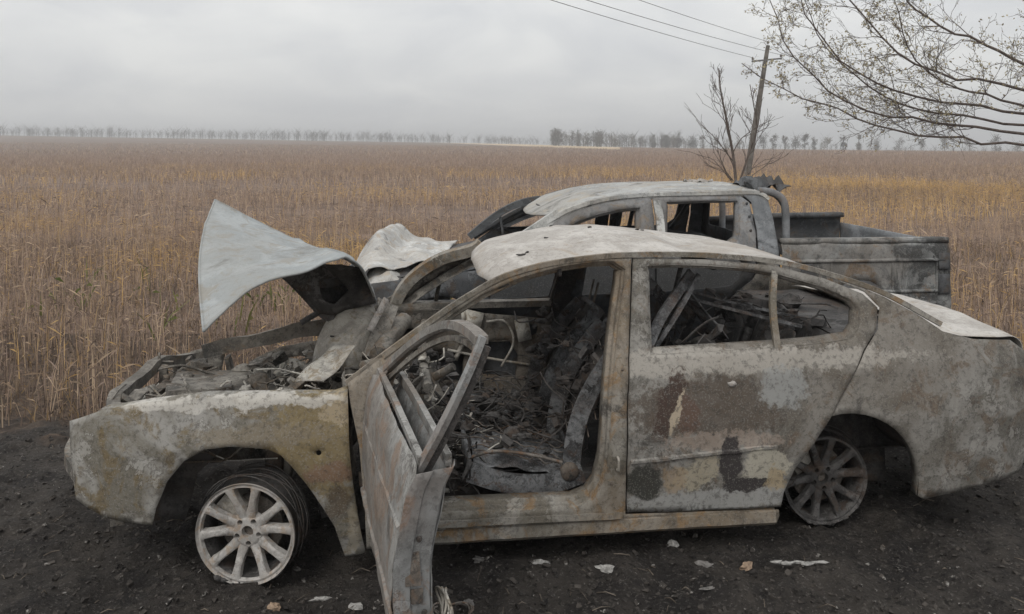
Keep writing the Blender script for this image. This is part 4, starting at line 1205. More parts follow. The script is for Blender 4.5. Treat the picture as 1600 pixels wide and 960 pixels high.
k.ribbon(SKIN[8:14], [(0, 0), (.004, .03), (.006, .055), (.012, .06), (.016, .12), (.03, .13), (.06, .135)], near(-.004), .035, closed=False)
k.dent(.006, 7, 3, 0)
k.xform(SW).build('shut_face', M['door_edge'], door, solid=.003, sharp=40)
k = MB().ribbon(SKIN[:4], [(0, 0), (-.006, .06), (-.010, .11)], near(-.004), .035, closed=False).xform(SW)
k.build('hinge_face', M['inner'], door, solid=.003)
IH = [[(.66, .40), (.92, .38), (.93, .56), (.70, .62)], [(1.02, .40), (1.28, .38), (1.32, .52), (1.24, .66), (1.04, .64)], ring((1.44, .40), .055, 0, 330, 11), ring((1.50, .62), .022, 0, 300, 5), ring((1.52, .50), .014, 0, 300, 5)]
k = MB().panel([(.545, .28), (.545, .80), (.56, .87), (.9, .905), (1.3, .915), (1.605, .92), (1.620, .80), (1.605, .70), (1.59, .46), (1.57, .35), (1.53, .29), (1.45, .27), (.62, .27)], IH, .03, near(.125, .012, 6, 3))
for hsh in IH[:3]:
    k.ribbon(hsh, [(0, 0), (.004, -.03)], near(.125), .03)
k.xform(SW).build('inner_panel', M['door_edge'], door, solid=.003)
k = MB()
k.sweep([near(.008)(u, z) for u, z in ((.56, .925), (.9, .937), (1.3, .945), (1.62, .95))], [(-.012, -.010), (.012, -.010), (.012, .012), (-.012, .012)], (0, 1, 0), 30)
k.sweep([near(.11)(u, z) for u, z in ((.60, .905), (.9, .920), (1.3, .930), (1.60, .935))], [(-.020, -.012), (.020, -.012), (.020, .010), (-.020, .010)], (0, 1, 0), 30)
k.xform(SW).build('waist_rail', M['open_door'], door, sharp=40)
FRAME = [(.545, .90), (.62, .945), (.78, 1.055), (.94, 1.150), (1.075, 1.218), (1.26, 1.288), (1.42, 1.322), (1.58, 1.338), (1.69, 1.340)]
k = MB().sweep([near(.02)(u, z) for u, z in FRAME], [(-.020, -.012), (.010, -.015), (.018, -.006), (.018, .014), (.006, .016), (.006, .030), (-.020, .030)], (0, 1, 0), 50)
frame = k.xform(SW).build('window_frame', M['open_door'], door, sharp=40)
k = MB().sweep([near(.02)(u, z) for u, z in ((1.700, 1.362), (1.703, 1.29), (1.690, 1.19), (1.662, 1.08), (1.620, .965), (1.588, .88), (1.575, .80))], [(-.017, -.010), (-.004, -.013), (.019, -.010), (.019, .010), (-.016, .010)], (0, 1, 0), 30)
post_path = [near(.02)(u, z) for u, z in ((1.698, 1.340), (1.700, 1.29), (1.687, 1.19), (1.659, 1.08), (1.617, .965), (1.588, .89))]
k.xform(SW).build('rear_window_post', M['door_edge'], frame, sharp=40)
k = MB().sweep(post_path, [(-.013, .012), (.013, .012), (.013, .036), (-.013, .036)], (0, 1, 0), 30)
k.xform(SW).build('seal_channel', M['soot'], frame, sharp=40)
for z_, w_, r_ in ((.40, .07, .018), (.33, .04, .012), (.70, .08, .010), (.45, .10, .010), (.80, .05, .009)):
    MB().lump((1.606 - (.46 - z_) * .12 * (z_ < .46) + (z_ - .46) * .07 * (z_ > .46), w_, z_), (.004, r_, r_), 10, .12, z_).xform(SW).build('punched_hole', M['soot'], door)
k = MB()
k.sweep([near(.05)(u, z - .045) for u, z in FRAME[1:]], [(-.010, -.008), (.010, -.008), (.010, .008), (-.010, .008)], (0, 1, 0), 40)
k.xform(SW).build('glass_channel', M['inner'], frame, sharp=40)
k = MB().panel([(.545, .90), (.66, .93), (.66, .965), (.60, .93)], (), .03, near(.02)).xform(SW)
k.build('mirror_corner', M['open_door'], door, solid=.01)
for z in (.42, .74):
    k = MB().box((HX - .005, HY + .03, z), (.06, .07, .06), rotm(0, 0, -.6), .006)
    k.build('door_hinge', M['brake'], door, smooth=False)
wl = MB()
for i in range(4):
    wl.tube([SW @ Vector((1.50 + (.055 + .006 * i) * math.cos(a), .175 + .006 * i + .01 * math.sin(2 * a + i), .40 + (.055 + .004 * i) * math.sin(a + .2 * i))) for a in np.linspace(0, 2 * math.pi, 26)], .0045, 5)
wl.build('speaker_ring', M['casting'], door)
lk = MB().box(near(.06)(1.608, .60), (.012, .05, .11), None, .004).box(near(.075)(1.60, .505), (.012, .035, .05), None, .004).xform(SW)
lk.build('door_lock', M['brake'], door, smooth=False)

# plates lying in the engine bay
pt = MB().loft([(0.152, 0.391, 0.778), (0.308, 0.680, 0.892)], [(0.298, 0.327, 0.782), (0.433, 0.566, 0.889)], 16, 8, False, lambda a, t: Vector((0, 0, .012 * math.sin(6 * a + 2 * t))))
tag(pt.build('metal_plate', M['casting'], None, solid=.006), 'pale rectangular metal plate lying over the sedan engine bay', 'plate')
sr = MB().sweep([(0.498, 0.700, 0.947), (0.535, 0.750, 1.012), (0.586, 0.800, 1.100)], [(-.018, -.004), (.018, -.004), (.018, .004), (-.018, .004)], (0, 1, 0), 12)
tag(sr.build('perforated_strip', M['ash'], None), 'short pale speckled strip standing upright between the two hoods', 'metal strip')
for o in (bpy.data.objects['metal_plate'], bpy.data.objects['perforated_strip']):
    o.location = sedan.location; o.rotation_euler = sedan.rotation_euler

# ------------------------------------------------------------------ the pickup truck behind
TR_A = R(5.2)
truck = empty('burnt_pickup', (-.50, 5.90, -.10), TR_A)
tag(truck, 'burnt-out double-cab pickup truck standing behind the sedan', 'pickup truck')
TW = 1.74
def tu(u):
    return u * .885
def th(z):
    """heights on the truck, whose wheels stand 0.10 m below the road"""
    return .10 + (.88 * z + .232 if z > .9 else .30 + (z - .30) * 1.207 if z > .30 else z)
def tz(p):
    return (tu(p[0]), p[1], th(p[2]))
def tn(off=0.0, dent=0.0, o=0.0):
    def fn(u, z):
        w = off + (.0 if z < 1.02 else (z - 1.02) * .30) + (.05 * max(0, (.55 - z)) if z < .55 else 0)
        if u < -.35: w += .18 * ((-.35 - u) / .6) ** 2
        if dent: w += dent * nz((u, 0, z), 4, o) + dent * .4 * nz((u, 0, z), 12, o)
        return Vector((tu(u), w, th(z)))
    return fn
def tf(off=0.0, dent=0.0, o=0.0):
    g_ = tn(off, dent, o)
    def fn(u, z):
        p = g_(u, z)
        return Vector((p.x, TW - p.y, p.z))
    return fn
TRAIL = [(.33, .96), (.60, 1.13), (.80, 1.245), (.955, 1.328), (1.066, 1.384), (1.289, 1.452), (1.50, 1.490), (1.789, 1.512), (2.253, 1.520), (2.60, 1.526), (2.782, 1.520), (2.855, 1.47)]
def trz(u):
    for (a, b_), (c, e) in zip(TRAIL, TRAIL[1:]):
        if u <= c:
            return b_ + (e - b_) * (u - a) / (c - a)
    return TRAIL[-1][1]
FRONT_D = [(.40, .30), (.38, .93), (.62, 1.10), (.84, 1.225), (1.0, 1.318), (1.09, 1.362), (1.30, 1.425), (1.50, 1.462), (1.80, 1.484), (1.812, 1.30), (1.795, 1.0), (1.80, .30)]
FRONT_W = [(.56, 1.035), (.84, 1.165), (1.05, 1.245), (1.18, 1.30), (1.33, 1.350), (1.50, 1.384), (1.695, 1.402), (1.690, 1.30), (1.665, 1.06), (1.2, 1.045)]
REAR_D = [(1.812, .30), (1.807, 1.0), (1.824, 1.30), (1.812, 1.484), (2.25, 1.494), (2.60, 1.498), (2.68, 1.44), (2.70, 1.20), (2.68, .95), (2.62, .70), (2.50, .45), (2.48, .30)]
REAR_W = [(1.935, 1.446), (2.25, 1.456), (2.575, 1.458), (2.592, 1.43), (2.56, 1.20), (2.535, 1.125), (2.45, 1.065), (2.30, 1.045), (1.893, 1.04), (1.905, 1.2)]
CAB_R = [(2.692, .30), (2.70, .70), (2.70, .95), (2.715, 1.20), (2.695, 1.44), (2.62, 1.51), (2.782, 1.520), (2.85, 1.475), (2.875, 1.30), (2.885, 1.05), (2.89, .30)]
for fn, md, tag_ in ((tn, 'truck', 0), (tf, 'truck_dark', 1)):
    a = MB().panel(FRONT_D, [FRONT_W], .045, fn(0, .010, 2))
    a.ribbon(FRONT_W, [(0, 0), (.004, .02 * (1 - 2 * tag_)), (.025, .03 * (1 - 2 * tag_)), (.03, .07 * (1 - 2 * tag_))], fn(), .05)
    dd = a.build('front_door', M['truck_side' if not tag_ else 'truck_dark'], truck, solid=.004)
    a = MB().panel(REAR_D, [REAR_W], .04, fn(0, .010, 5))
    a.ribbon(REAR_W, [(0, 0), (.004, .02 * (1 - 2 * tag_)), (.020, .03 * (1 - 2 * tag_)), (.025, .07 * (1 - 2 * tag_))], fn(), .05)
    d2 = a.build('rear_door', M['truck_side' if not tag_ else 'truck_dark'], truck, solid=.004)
    if not tag_:
        c = MB().sweep([fn(-.012)(1.85, 1.46), fn(-.012)(1.862, 1.25), fn(-.012)(1.85, 1.05)], [(-.030, -.004), (.030, -.004), (.030, .012), (-.030, .012)], (0, 1, 0), 10)
        c.build('middle_pillar_trim', M['truck'], d2, sharp=40)
        for (u, z) in ((2.78, 1.43), (2.79, 1.32), (2.785, 1.20)):
            MB().lathe([(.001, 0), (.010, 0), (.011, -.002), (.001, -.003)], 12, 'y', fn(-.012)(u - .13, z)).build('bolt_hole', M['truck_dark'], d2)
    a = MB().panel(CAB_R, (), .04, fn(.0, .010, 7))
    a.ribbon([(2.62, 1.51), (2.782, 1.520), (2.85, 1.475), (2.875, 1.30), (2.885, 1.05), (2.89, .30)], [(0, 0), (.012, .03 * (1 - 2 * tag_)), (.015, .10 * (1 - 2 * tag_))], fn(), .05, closed=False)
    a.build('cab_corner', M['truck_grey'], truck, solid=.004)
    r_ = MB().sweep([fn(.0 if not tag_ else .0)(u, z - .012) for u, z in TRAIL], [(-.024, -.010), (.004, -.014), (.008, -.004), (.020, -.004), (.028, .010), (.0, .030), (-.028, .026)], (0, 1, 0), 60)
    r_.build('roof_rail', M['truck'] if not tag_ else M['truck_dark'], truck, sharp=40)
for w in (.60, 1.14):   # headliner bows
    pass
# roof skin
rows = []
for i in range(60):
    row = []
    for j in range(36):
        t = j / 35
        uf = 1.0 - .22 * math.sin(math.pi * min(1, max(0, t))) ** 0.7
        u = uf + (2.80 - uf) * i / 59
        rz = trz(max(u, .955) if u > .955 else .955) - .004 * 0 + (0 if u > .955 else (u - .955) * .45)
        wz = max(0, (rz - 1.02) * .30)
        w = wz + (TW - 2 * wz) * t
        z = rz + .012 + .045 * (1 - (2 * t - 1) ** 2) ** .8 + .007 * nz((u, w, 0), 3, 4) + .004 * nz((u, w, 0), 9, 1)
        if i < 3: z -= .012 * (3 - i) / 3
        row.append(Vector((tu(u), w, th(z))))
    rows.append(row)
tr = MB().grid(rows).build('roof', M['truck_roof'], truck, solid=.010)
tr['label'] = 'streaked pale roof of the cab'
# windscreen pillars
MB().sweep([tz((1.02, 1.52, 1.372)), tz((.893, 1.545, 1.352)), tz((.72, 1.58, 1.29)), tz((.52, 1.61, 1.165)), tz((.28, 1.64, .967))], [(-.030, -.022), (.030, -.022), (.034, .012), (.0, .026), (-.03, .02)], (0, 1, 0), 18).build('windscreen_pillar', M['truck_dark'], truck, sharp=40)
MB().sweep([tz((.98, .13, 1.35)), tz((.76, .07, 1.215)), tz((.33, .03, .95))], [(-.04, -.03), (.04, -.03), (.04, .03), (-.04, .03)], (0, 1, 0), 18).build('windscreen_pillar', M['truck'], truck, sharp=40)
MB().sweep([tz((1.12, .17, 1.335)), tz((.94, .87, 1.35)), tz((1.12, TW - .17, 1.335))], [(-.04, -.02), (.04, -.02), (.04, .02), (-.04, .02)], (0, 0, 1), 16).build('windscreen_header', M['truck_dark'], truck, sharp=40)
MB().sweep([tz((.60, 1.60, 1.20)), tz((.63, 1.62, 1.06)), tz((.64, 1.63, .96))], [(-.012, -.01), (.012, -.01), (.012, .01), (-.012, .01)], (0, 1, 0), 6).build('window_divider', M['truck_dark'], truck)
# cab back wall, floor, seats
bw = MB().panel([(.05, .35), (1.69, .35), (1.69, 1.02), (1.58, 1.50), (.16, 1.50), (.05, 1.02)], [[(.26, 1.10), (1.48, 1.10), (1.42, 1.40), (.32, 1.40)]], .06, lambda a, z: Vector((tu(2.84) + .01 * nz((a, 0, z), 4), a, th(z))))
bw.build('cab_back_wall', M['truck_dark'], truck, solid=.01)
MB().grid([[Vector((tu(u), w, .55 + .02 * nz((u, w, 0), 4))) for w in np.linspace(.04, TW - .04, 20)] for u in np.linspace(.25, 2.85, 30)]).build('cab_floor', M['truck_dark'], truck, solid=.01)
for u0, w0 in ((1.35, .22), (1.35, 1.02), (2.25, .2)):
    st_ = MB()
    ww = .50 if u0 < 2 else 1.3
    for w in (w0, w0 + ww):
        st_.sweep([tz((u0 - .4, w, .62)), tz((u0, w, .58)), tz((u0 + .16, w, .82)), tz((u0 + .22, w, 1.0))], [(-.025, -.012), (.025, -.012), (.025, .012), (-.025, .012)], (0, 1, 0), 16)
    st_.tube([tz((u0 + .22, w0, 1.0)), tz((u0 + .24, w0 + ww * .5, 1.03)), tz((u0 + .22, w0 + ww, 1.0))], .016, 6, 10)
    st_.loft([tz((u0 + .03, w0, .62)), tz((u0 + .2, w0, .98))], [tz((u0 + .03, w0 + ww, .62)), tz((u0 + .2, w0 + ww, .98))], 8, 8, False)
    st_.build('seat_frame', M['truck_dark'], truck, solid=.005)
for pts in ([(2.06, 1.50, 1.44), (2.02, 1.56, 1.20), (2.0, 1.6, 1.05)], [(2.22, 1.46, 1.44), (2.14, 1.5, 1.25), (2.08, 1.55, 1.06)], [(2.62, 1.30, 1.45), (2.52, 1.36, 1.25), (2.40, 1.42, 1.06)]):
    MB().sweep([tz(p) for p in pts], [(-.018, -.012), (.018, -.012), (.018, .012), (-.018, .012)], (0, 1, 0), 8).build('seat_belt_bar', M['truck_dark'], truck)
fh = MB().tube([tn(.05)(1.14, 1.27), tn(.05)(1.135, 1.33), tn(.05)(1.15, 1.335), tn(.05)(1.16, 1.27)], .006, 5, 12)
fh.build('grab_handle', M['truck_dark'], truck)
# fallen sheet over the rear bench
MB().loft([tz((1.9, .22, 1.10)), tz((2.2, .3, 1.13)), tz((2.56, .25, 1.05))], [tz((1.92, .9, 1.12)), tz((2.2, .9, 1.09)), tz((2.5, .9, 1.06))], 16, 8, True, lambda a, t: Vector((0, 0, .02 * math.sin(9 * a + 6 * t)))).build('fallen_lining', M['truck_dark'], truck, solid=.006)
# bed
bed = MB().panel([(2.92, .42), (2.92, 1.08), (3.10, 1.095), (4.45, 1.09), (4.47, .50), (4.42, .42), (4.02, .42)] + ring((3.62, .40), .40, 3, 177, 12) + [(3.22, .42)], (), .05, tn(0, .008, 3))
bed.sweep([tn(.02)(u, 1.10) for u in (2.93, 3.3, 3.8, 4.45)], [(-.02, -.03), (.018, -.03), (.018, .05), (-.02, .05)], (0, 1, 0), 20)
for z_, h_ in ((.93, .010), (.72, .010), (.56, .012)):
    bed.sweep([tn(-.004)(u, z_) for u in (2.97, 3.4, 3.9, 4.40)], [(-.016, .004), (-.006, -h_), (.006, -h_), (.016, .004)], (0, 1, 0), 16)
for u_ in (2.99, 3.36, 3.92, 4.33):
    bed.sweep([tn(-.003)(u_, .60), tn(-.003)(u_ + .005, .80), tn(-.003)(u_, 1.05)], [(-.010, .004), (-.004, -.006), (.004, -.006), (.010, .004)], (0, 1, 0), 8)
bed.dent(.010, 2.6, 5, 1)
bed.build('bed_side', M['truck_bed'], truck, solid=.005)
for z_ in (.70, .86):
    MB().panel([(4.34, z_), (4.44, z_), (4.44, z_ + .13), (4.34, z_ + .13)], (), .04, tn(-.012)).build('tail_lamp_opening', M['truck_dark'], truck, solid=.008)
MB().panel(ring((3.15, .84), .07, 0, 340, 17), (), .04, tn(-.010, .004)).build('fuel_flap', M['truck_dark'], truck, solid=.006)
bed = MB().panel([(2.92, .42), (2.92, 1.12), (3.10, 1.14), (4.45, 1.16), (4.47, .50), (4.42, .42), (4.02, .42)] + ring((3.62, .40), .40, 3, 177, 12) + [(3.22, .42)], (), .06, tf(0, .008, 3))
bed.sweep([tf(.02)(u, z) for u, z in ((2.93, 1.13), (3.3, 1.15), (3.8, 1.165), (4.45, 1.17))], [(-.02, -.03), (.022, -.03), (.022, .05), (-.02, .05)], (0, 1, 0), 20)
bed.build('bed_side', M['truck_dark'], truck, solid=.005)
MB().panel([(.06, .55), (1.68, .55), (1.68, 1.06), (.06, 1.06)], (), .08, lambda a, z: Vector((tu(2.925), a, th(z)))).build('bed_front', M['truck_dark'], truck, solid=.01)
MB().panel([(.06, .50), (1.68, .50), (1.68, 1.08), (.06, 1.08)], (), .08, lambda a, z: Vector((tu(4.44) + .01 * nz((a, 0, z), 3), a, th(z)))).build('tailgate', M['truck_grey'], truck, solid=.03)
MB().grid([[Vector((tu(u), w, .80 + .012 * (int(w * 18) % 2) + .01 * nz((u, w, 0), 3))) for w in np.linspace(.05, 1.69, 60)] for u in np.linspace(2.93, 4.44, 16)]).build('bed_floor', M['truck_dark'], truck, solid=.006)
# sports bar behind the cab
sb = MB()
for w in (.16, TW - .16):
    sb.tube([tz((3.03, w, .98)), tz((3.03, w, 1.32)), tz((3.0, w, 1.46)), tz((2.90, w, 1.525)), tz((2.78, w, 1.54))], .030, 10, 20)
sb.tube([tz((3.02, .16, 1.40)), tz((3.02, .40, 1.50)), tz((3.02, 1.34, 1.50)), tz((3.02, TW - .16, 1.40))], .026, 10, 16)
sb.build('sports_bar', M['truck_grey'], truck)
# crumpled hood and front
rows = []
for i in range(50):
    row = []
    for j in range(40):
        s_, t = i / 49, j / 39
        u = -.82 + .98 * s_ - .10 * math.sin(math.pi * t)
        w = .16 + 1.40 * t
        z = .86 + .10 * s_
        ridge = math.exp(-((s_ - .26 - .10 * t) / .15) ** 2)
        z += .25 * ridge * (.15 + .85 * smooth01(np.array((t - .05) / .65))) + .055 * math.exp(-((s_ - .66) / .12) ** 2)
        z += .075 * abs(nz((u, w, 0), 3.0, 2)) + .016 * nz((u, w, 0), 8, 6) - .03
        z -= .10 * max(0, (.16 - s_) / .16)
        row.append(Vector((tu(u), w, th(float(z)))))
    rows.append(row)
hd2 = MB().grid(rows).build('hood', M['truck_hood'], truck, solid=.006)
hd2['label'] = 'white crumpled hood of the pickup behind the sedan hood'
rows = []
for i in range(26):
    row = []
    for j in range(16):
        s_, t = i / 25, j / 15
        row.append(tz((-.76 + .55 * s_, .06 + .46 * t, .80 + .05 * s_ + .10 * math.sin(math.pi * s_) * (.4 + .6 * t) + .04 * nz((s_ * 2, t * 2, 3), 2.5) - .05 * (1 - t) ** 2)))
    rows.append(row)
MB().grid(rows).build('torn_wing_sheet', M['truck_hood'], truck, solid=.005)
FFD = [(-.90, .42), (-.88, .74), (-.60, .82), (-.2, .86), (.36, .90), (.385, .30), (.36, .28)] + ring((-.02, .34), .40, 0, 180, 12) + [(-.45, .34)]
for fn, mk in ((tn, 'truck_dark'), (tf, 'truck_dark')):
    MB().panel(FFD, (), .05, fn(0, .02, 4)).build('front_fender', M[mk], truck, solid=.005)
fr = MB().panel([(.06, .30), (1.68, .30), (1.66, .76), (.08, .76)], [[(.5, .40), (1.24, .40), (1.24, .68), (.5, .68)], [(.12, .52), (.40, .52), (.40, .70), (.12, .70)], [(1.34, .52), (1.62, .52), (1.62, .70), (1.34, .70)]], .06, lambda a, z: Vector((-.90 - .10 * (1 - ((a - .87) / .8) ** 2) + .03 * nz((a, 0, z), 4) + .10, a, th(z))))
fr.build('front_panel', M['truck_dark'], truck, solid=.01)
en = MB().box(tz((-.35, .87, .58)), (.7, .7, .4), rotm(.05, .02, .1), .05).box(tz((-.3, .4, .72)), (.3, .2, .16), rotm(.2, .1, .4), .03)
TB = [(-.7, .25, .15, 1.5, .72, .84), (-.7, .1, .1, .6, .66, .84)]
t = tangle('x', TB, 30, None, (.004, .010)); scraps(t, TB, 50, (.05, .18)); en.add([tz(p) for p in t.v], t.f)
en.build('engine', M['truck_dark'], truck, smooth=False)
MB().loft([tz((.15, .05, .88)), tz((.05, .87, .93)), tz((.15, TW - .05, .88))], [tz((.42, .05, .93)), tz((.34, .87, .97)), tz((.42, TW - .05, .93))], 24, 8).build('cowl', M['truck_dark'], truck, solid=.01)
for (u, w) in ((-.02, .14), (3.62, .14), (-.02, TW - .14), (3.62, TW - .14)):
    sg = 1 if w < 1 else -1
    tw_ = MB().lathe([(.25, -.02 * sg), (.262, -.02 * sg), (.25, .0), (.235, .08 * sg), (.255, .2 * sg), (.262, .2 * sg), (.21, .1 * sg), (.20, .03 * sg), (.06, .02 * sg), (.05, .0), (.001, .0)], 32)
    wo = tw_.build('wheel', M['rim'], truck, sharp=40); wo.location = (tu(u), w, .262)
MB().tube([(-.02, .2, .30), (-.02, TW - .2, .30)], .05, 8).tube([(3.20, .2, .30), (3.20, TW - .2, .30)], .06, 8).box((1.65, .45, .42), (4.1, .10, .12)).box((1.65, TW - .45, .42), (4.1, .10, .12)).build('chassis', M['truck_dark'], truck)

# rubble left on the cab roof
def crumple(c, s, o, n=14, m=12):
    rows = []
    for i in range(n):
        row = []
        for j in range(m):
            a, b_ = i / (n - 1) - .5, j / (m - 1) - .5
            z = s[2] * (1 - 2.2 * (a * a + b_ * b_)) * .6 + s[2] * .9 * nz((a, b_, 0), 5, o) + s[2] * .4 * nz((a, b_, 0), 13, o)
            row.append(Vector((c[0] + a * s[0] * (1 + .3 * nz((a, b_, 1), 3, o)), c[1] + b_ * s[1], c[2] + z)))
        rows.append(row)
    return MB().grid(rows)
for args, nm, lab, mt in ((((tu(2.88), .45, th(1.555)), (.34, .50, .10), 3.0), 'crumpled_sheet', 'dark crumpled sheet lying across the sports bar of the pickup', 'truck_dark'), (((tu(2.50), .85, th(1.575)), (.24, .22, .035), 6.0), 'ash_clump', 'small pale ashy clump on the pickup roof near the bare sapling', 'ash')):
    o = crumple(*args).build(nm, M[mt], None, solid=.006, smooth=False)
    o.location = truck.location; o.rotation_euler = truck.rotation_euler
    tag(o, lab, 'debris')

# ------------------------------------------------------------------ pole, wires, trees
def simple_mat(name, c1, c2, scale, rough=.9, stretch=None):
    m = Mat(name, rough, spec=.15)
    n1 = m.noise(scale, 7, .65, .4, stretch=stretch)
    m.bump(n1, .4, .02)
    return m.done(m.mix(m.step(n1, .35, .68), c1, c2))
M['concrete'] = simple_mat('weathered_concrete', (.10, .092, .082), (.165, .152, .135), 3)
M['bark'] = simple_mat('grey_brown_bark', (.075, .060, .052), (.14, .115, .10), 9, stretch=(1, 1, .3))
M['bark_far'] = simple_mat('far_bark', (.09, .075, .065), (.13, .11, .095), 2)
M['steel'] = simple_mat('galvanised_steel', (.12, .12, .12), (.2, .2, .2), 8)
M['porcelain'] = simple_mat('insulator_glaze', (.10, .08, .07), (.16, .14, .12), 8, .4)
M['cable'] = simple_mat('aluminium_cable', (.10, .10, .105), (.14, .14, .145), 4, .6)

PB = Vector((15.2, 52.0, float(height(15.2, 52.0)) - .3)); PT = Vector((16.70, 52.2, 8.55))
pole = empty('utility_pole', tuple(PB))
tag(pole, 'leaning grey concrete utility pole behind the pickup, with bare insulators on top', 'utility pole')
loc = lambda p: Vector(p) - PB
mp = MB(); rows = []
for i in range(9):
    t = i / 8; c = (PT - PB) * t; hw = .20 - .09 * t
    rows.append([c + Vector((x * hw, y * hw, 0)) for x, y in ((-1, -.7), (-.7, -1), (.7, -1), (1, -.7), (1, .7), (.7, 1), (-.7, 1), (-1, .7))])
mp.grid(rows, close=True); mp.f.append(tuple(range(64, 72)))
mp.build('pole_shaft', M['concrete'], pole, smooth=False)
ad = Vector((.80, -.25, .06)).normalized()
ac = PT + Vector((-.12, -.12, -.95)) + (PB - PT).normalized() * 0
MB().sweep([loc(ac - ad * .95), loc(ac + ad * .95)], [(-.05, -.05), (.05, -.05), (.05, .05), (-.05, .05)], (0, 0, 1), 3, False).build('crossarm', M['steel'], pole, smooth=False)
tips = []
for p in (ac - ad * .88, ac + ad * .88, PT + Vector((0, 0, .02))):
    MB().lathe([(.015, -.05), (.02, .10), (.06, .11), (.085, .15), (.06, .17), (.075, .20), (.05, .25), (.03, .28), (.001, .29)], 12, 'z', loc(p)).build('insulator', M['porcelain'], pole)
    tips.append(p + Vector((0, 0, .24)))
END = Vector((-13.0, 9.9, 8.45))
wires = []
for i, (tp, off, lab) in enumerate(zip(tips, (Vector((-1.0, -.9, .0)), Vector((.9, 1.0, -.1)), Vector((.0, .0, .9))), ('lower of the two close overhead wires running from the pole crossarm', 'upper of the two close overhead wires running from the pole crossarm', 'single overhead wire running highest from the pole tip'))):
    e = END + off
    pts = []
    for k in range(41):
        t = k / 40
        p = tp.lerp(e, t); p.z -= 1.0 * 4 * t * (1 - t) * .35
        pts.append(p)
    o = MB().tube(pts, .014, 5).build('overhead_wire', M['cable'])
    tag(o, lab, 'wire', 'overhead wires')

def branch(out, leaves, p, d, L, r, lev, maxlev, spread, up, n_kids, leafy, gnarl=.18):
    pts = [p.copy()]; q = p.copy(); dd = d.copy()
    n = 5 if lev < 2 else 4
    for i in range(n):
        dd = (dd + Vector((random.gauss(0, gnarl), random.gauss(0, gnarl), random.gauss(0, gnarl) + up * .25))).normalized()
        q = q + dd * L / n
        pts.append(q.copy())
    out.append((pts, r, lev))
    if lev >= maxlev:
        if leafy:
            for k in range(leafy):
                if random.random() < .7:
                    leaves.append((random.choice(pts[1:]) + Vector((random.gauss(0, .05), random.gauss(0, .05), random.gauss(0, .05)))))
        return
    kids = n_kids[min(lev, len(n_kids) - 1)]
    for k in range(kids):
        t = .25 + .75 * (k + random.random()) / kids
        i = min(int(t * n), n - 1)
        bp = pts[i].lerp(pts[i + 1], t * n - i)
        bd = (pts[i + 1] - pts[i]).normalized()
        perp = bd.cross(Vector((random.gauss(0, 1), random.gauss(0, 1), random.gauss(0, 1)))).normalized()
        nd = (bd * math.cos(spread) + perp * math.sin(spread) * random.uniform(.7, 1.2) + Vector((0, 0, up * .3))).normalized()
        branch(out, leaves, bp, nd, L * random.uniform(.45, .68), r * (.42 + .2 * (1 - t)), lev + 1, maxlev, spread, up, n_kids, leafy, gnarl)

def tree_from(out, name_mat, parent, base, rmin=.004, tip=.45):
    tm, cm = MB(), MB()
    for pts, r, lev in out:
        P = [p - base for p in pts]
        (tm if lev == 0 else cm).tube(P, [max(r, rmin), max(r * tip, rmin)], 7 if lev == 0 else 4 if lev < 3 else 3, cap=False)
    return tm, cm

# bare two-stemmed sapling beside the pole
random.seed(21)
SB = Vector((10.95, 39.0, float(height(10.95, 39.0)) - .1))
sap = empty('bare_sapling', tuple(SB))
tag(sap, 'leafless young tree with two thin upright stems left of the utility pole', 'tree')
out, lv = [], []
def stem(pts, r0, kids, L0):
    P = resample(pts, 14)
    out.append((P, r0, 0))
    for k in range(kids):
        t = .22 + .74 * (k + random.random() * .6) / kids
        i = min(int(t * 13), 12)
        d = (P[i + 1] - P[i]).normalized()
        a = random.uniform(0, 2 * math.pi)
        nd = (d * .95 + Vector((math.cos(a), math.sin(a) * .6, .1)) * .75).normalized()
        branch(out, lv, P[i], nd, L0 * (1.15 - t) * random.uniform(.7, 1.2), r0 * .45 * (1.1 - t), 1, 3, .55, .35, [4, 3, 2], 0, .12)
stem([SB, SB + Vector((-.15, 0, 1.6)), SB + Vector((-.45, .1, 3.4)), SB + Vector((-.75, .1, 4.9)), SB + Vector((-.85, .1, 6.0))], .085, 13, 2.4)
stem([SB + Vector((.05, 0, .2)), SB + Vector((.55, 0, 1.7)), SB + Vector((.95, -.1, 3.0)), SB + Vector((.80, -.1, 4.2)), SB + Vector((.62, -.1, 5.2))], .055, 9, 1.9)
for a in (2.6, 3.1, .3, -.2, 2.9):
    branch(out, lv, SB + Vector((0, 0, .3)), Vector((math.cos(a), .2, .75)).normalized(), 2.0, .028, 1, 3, .5, .2, [3, 3, 2], 0, .12)
tm, cm = tree_from(out, None, sap, SB, .009, .35)
tm.build('trunk', M['bark'], sap); cm.build('crown', M['bark'], sap)

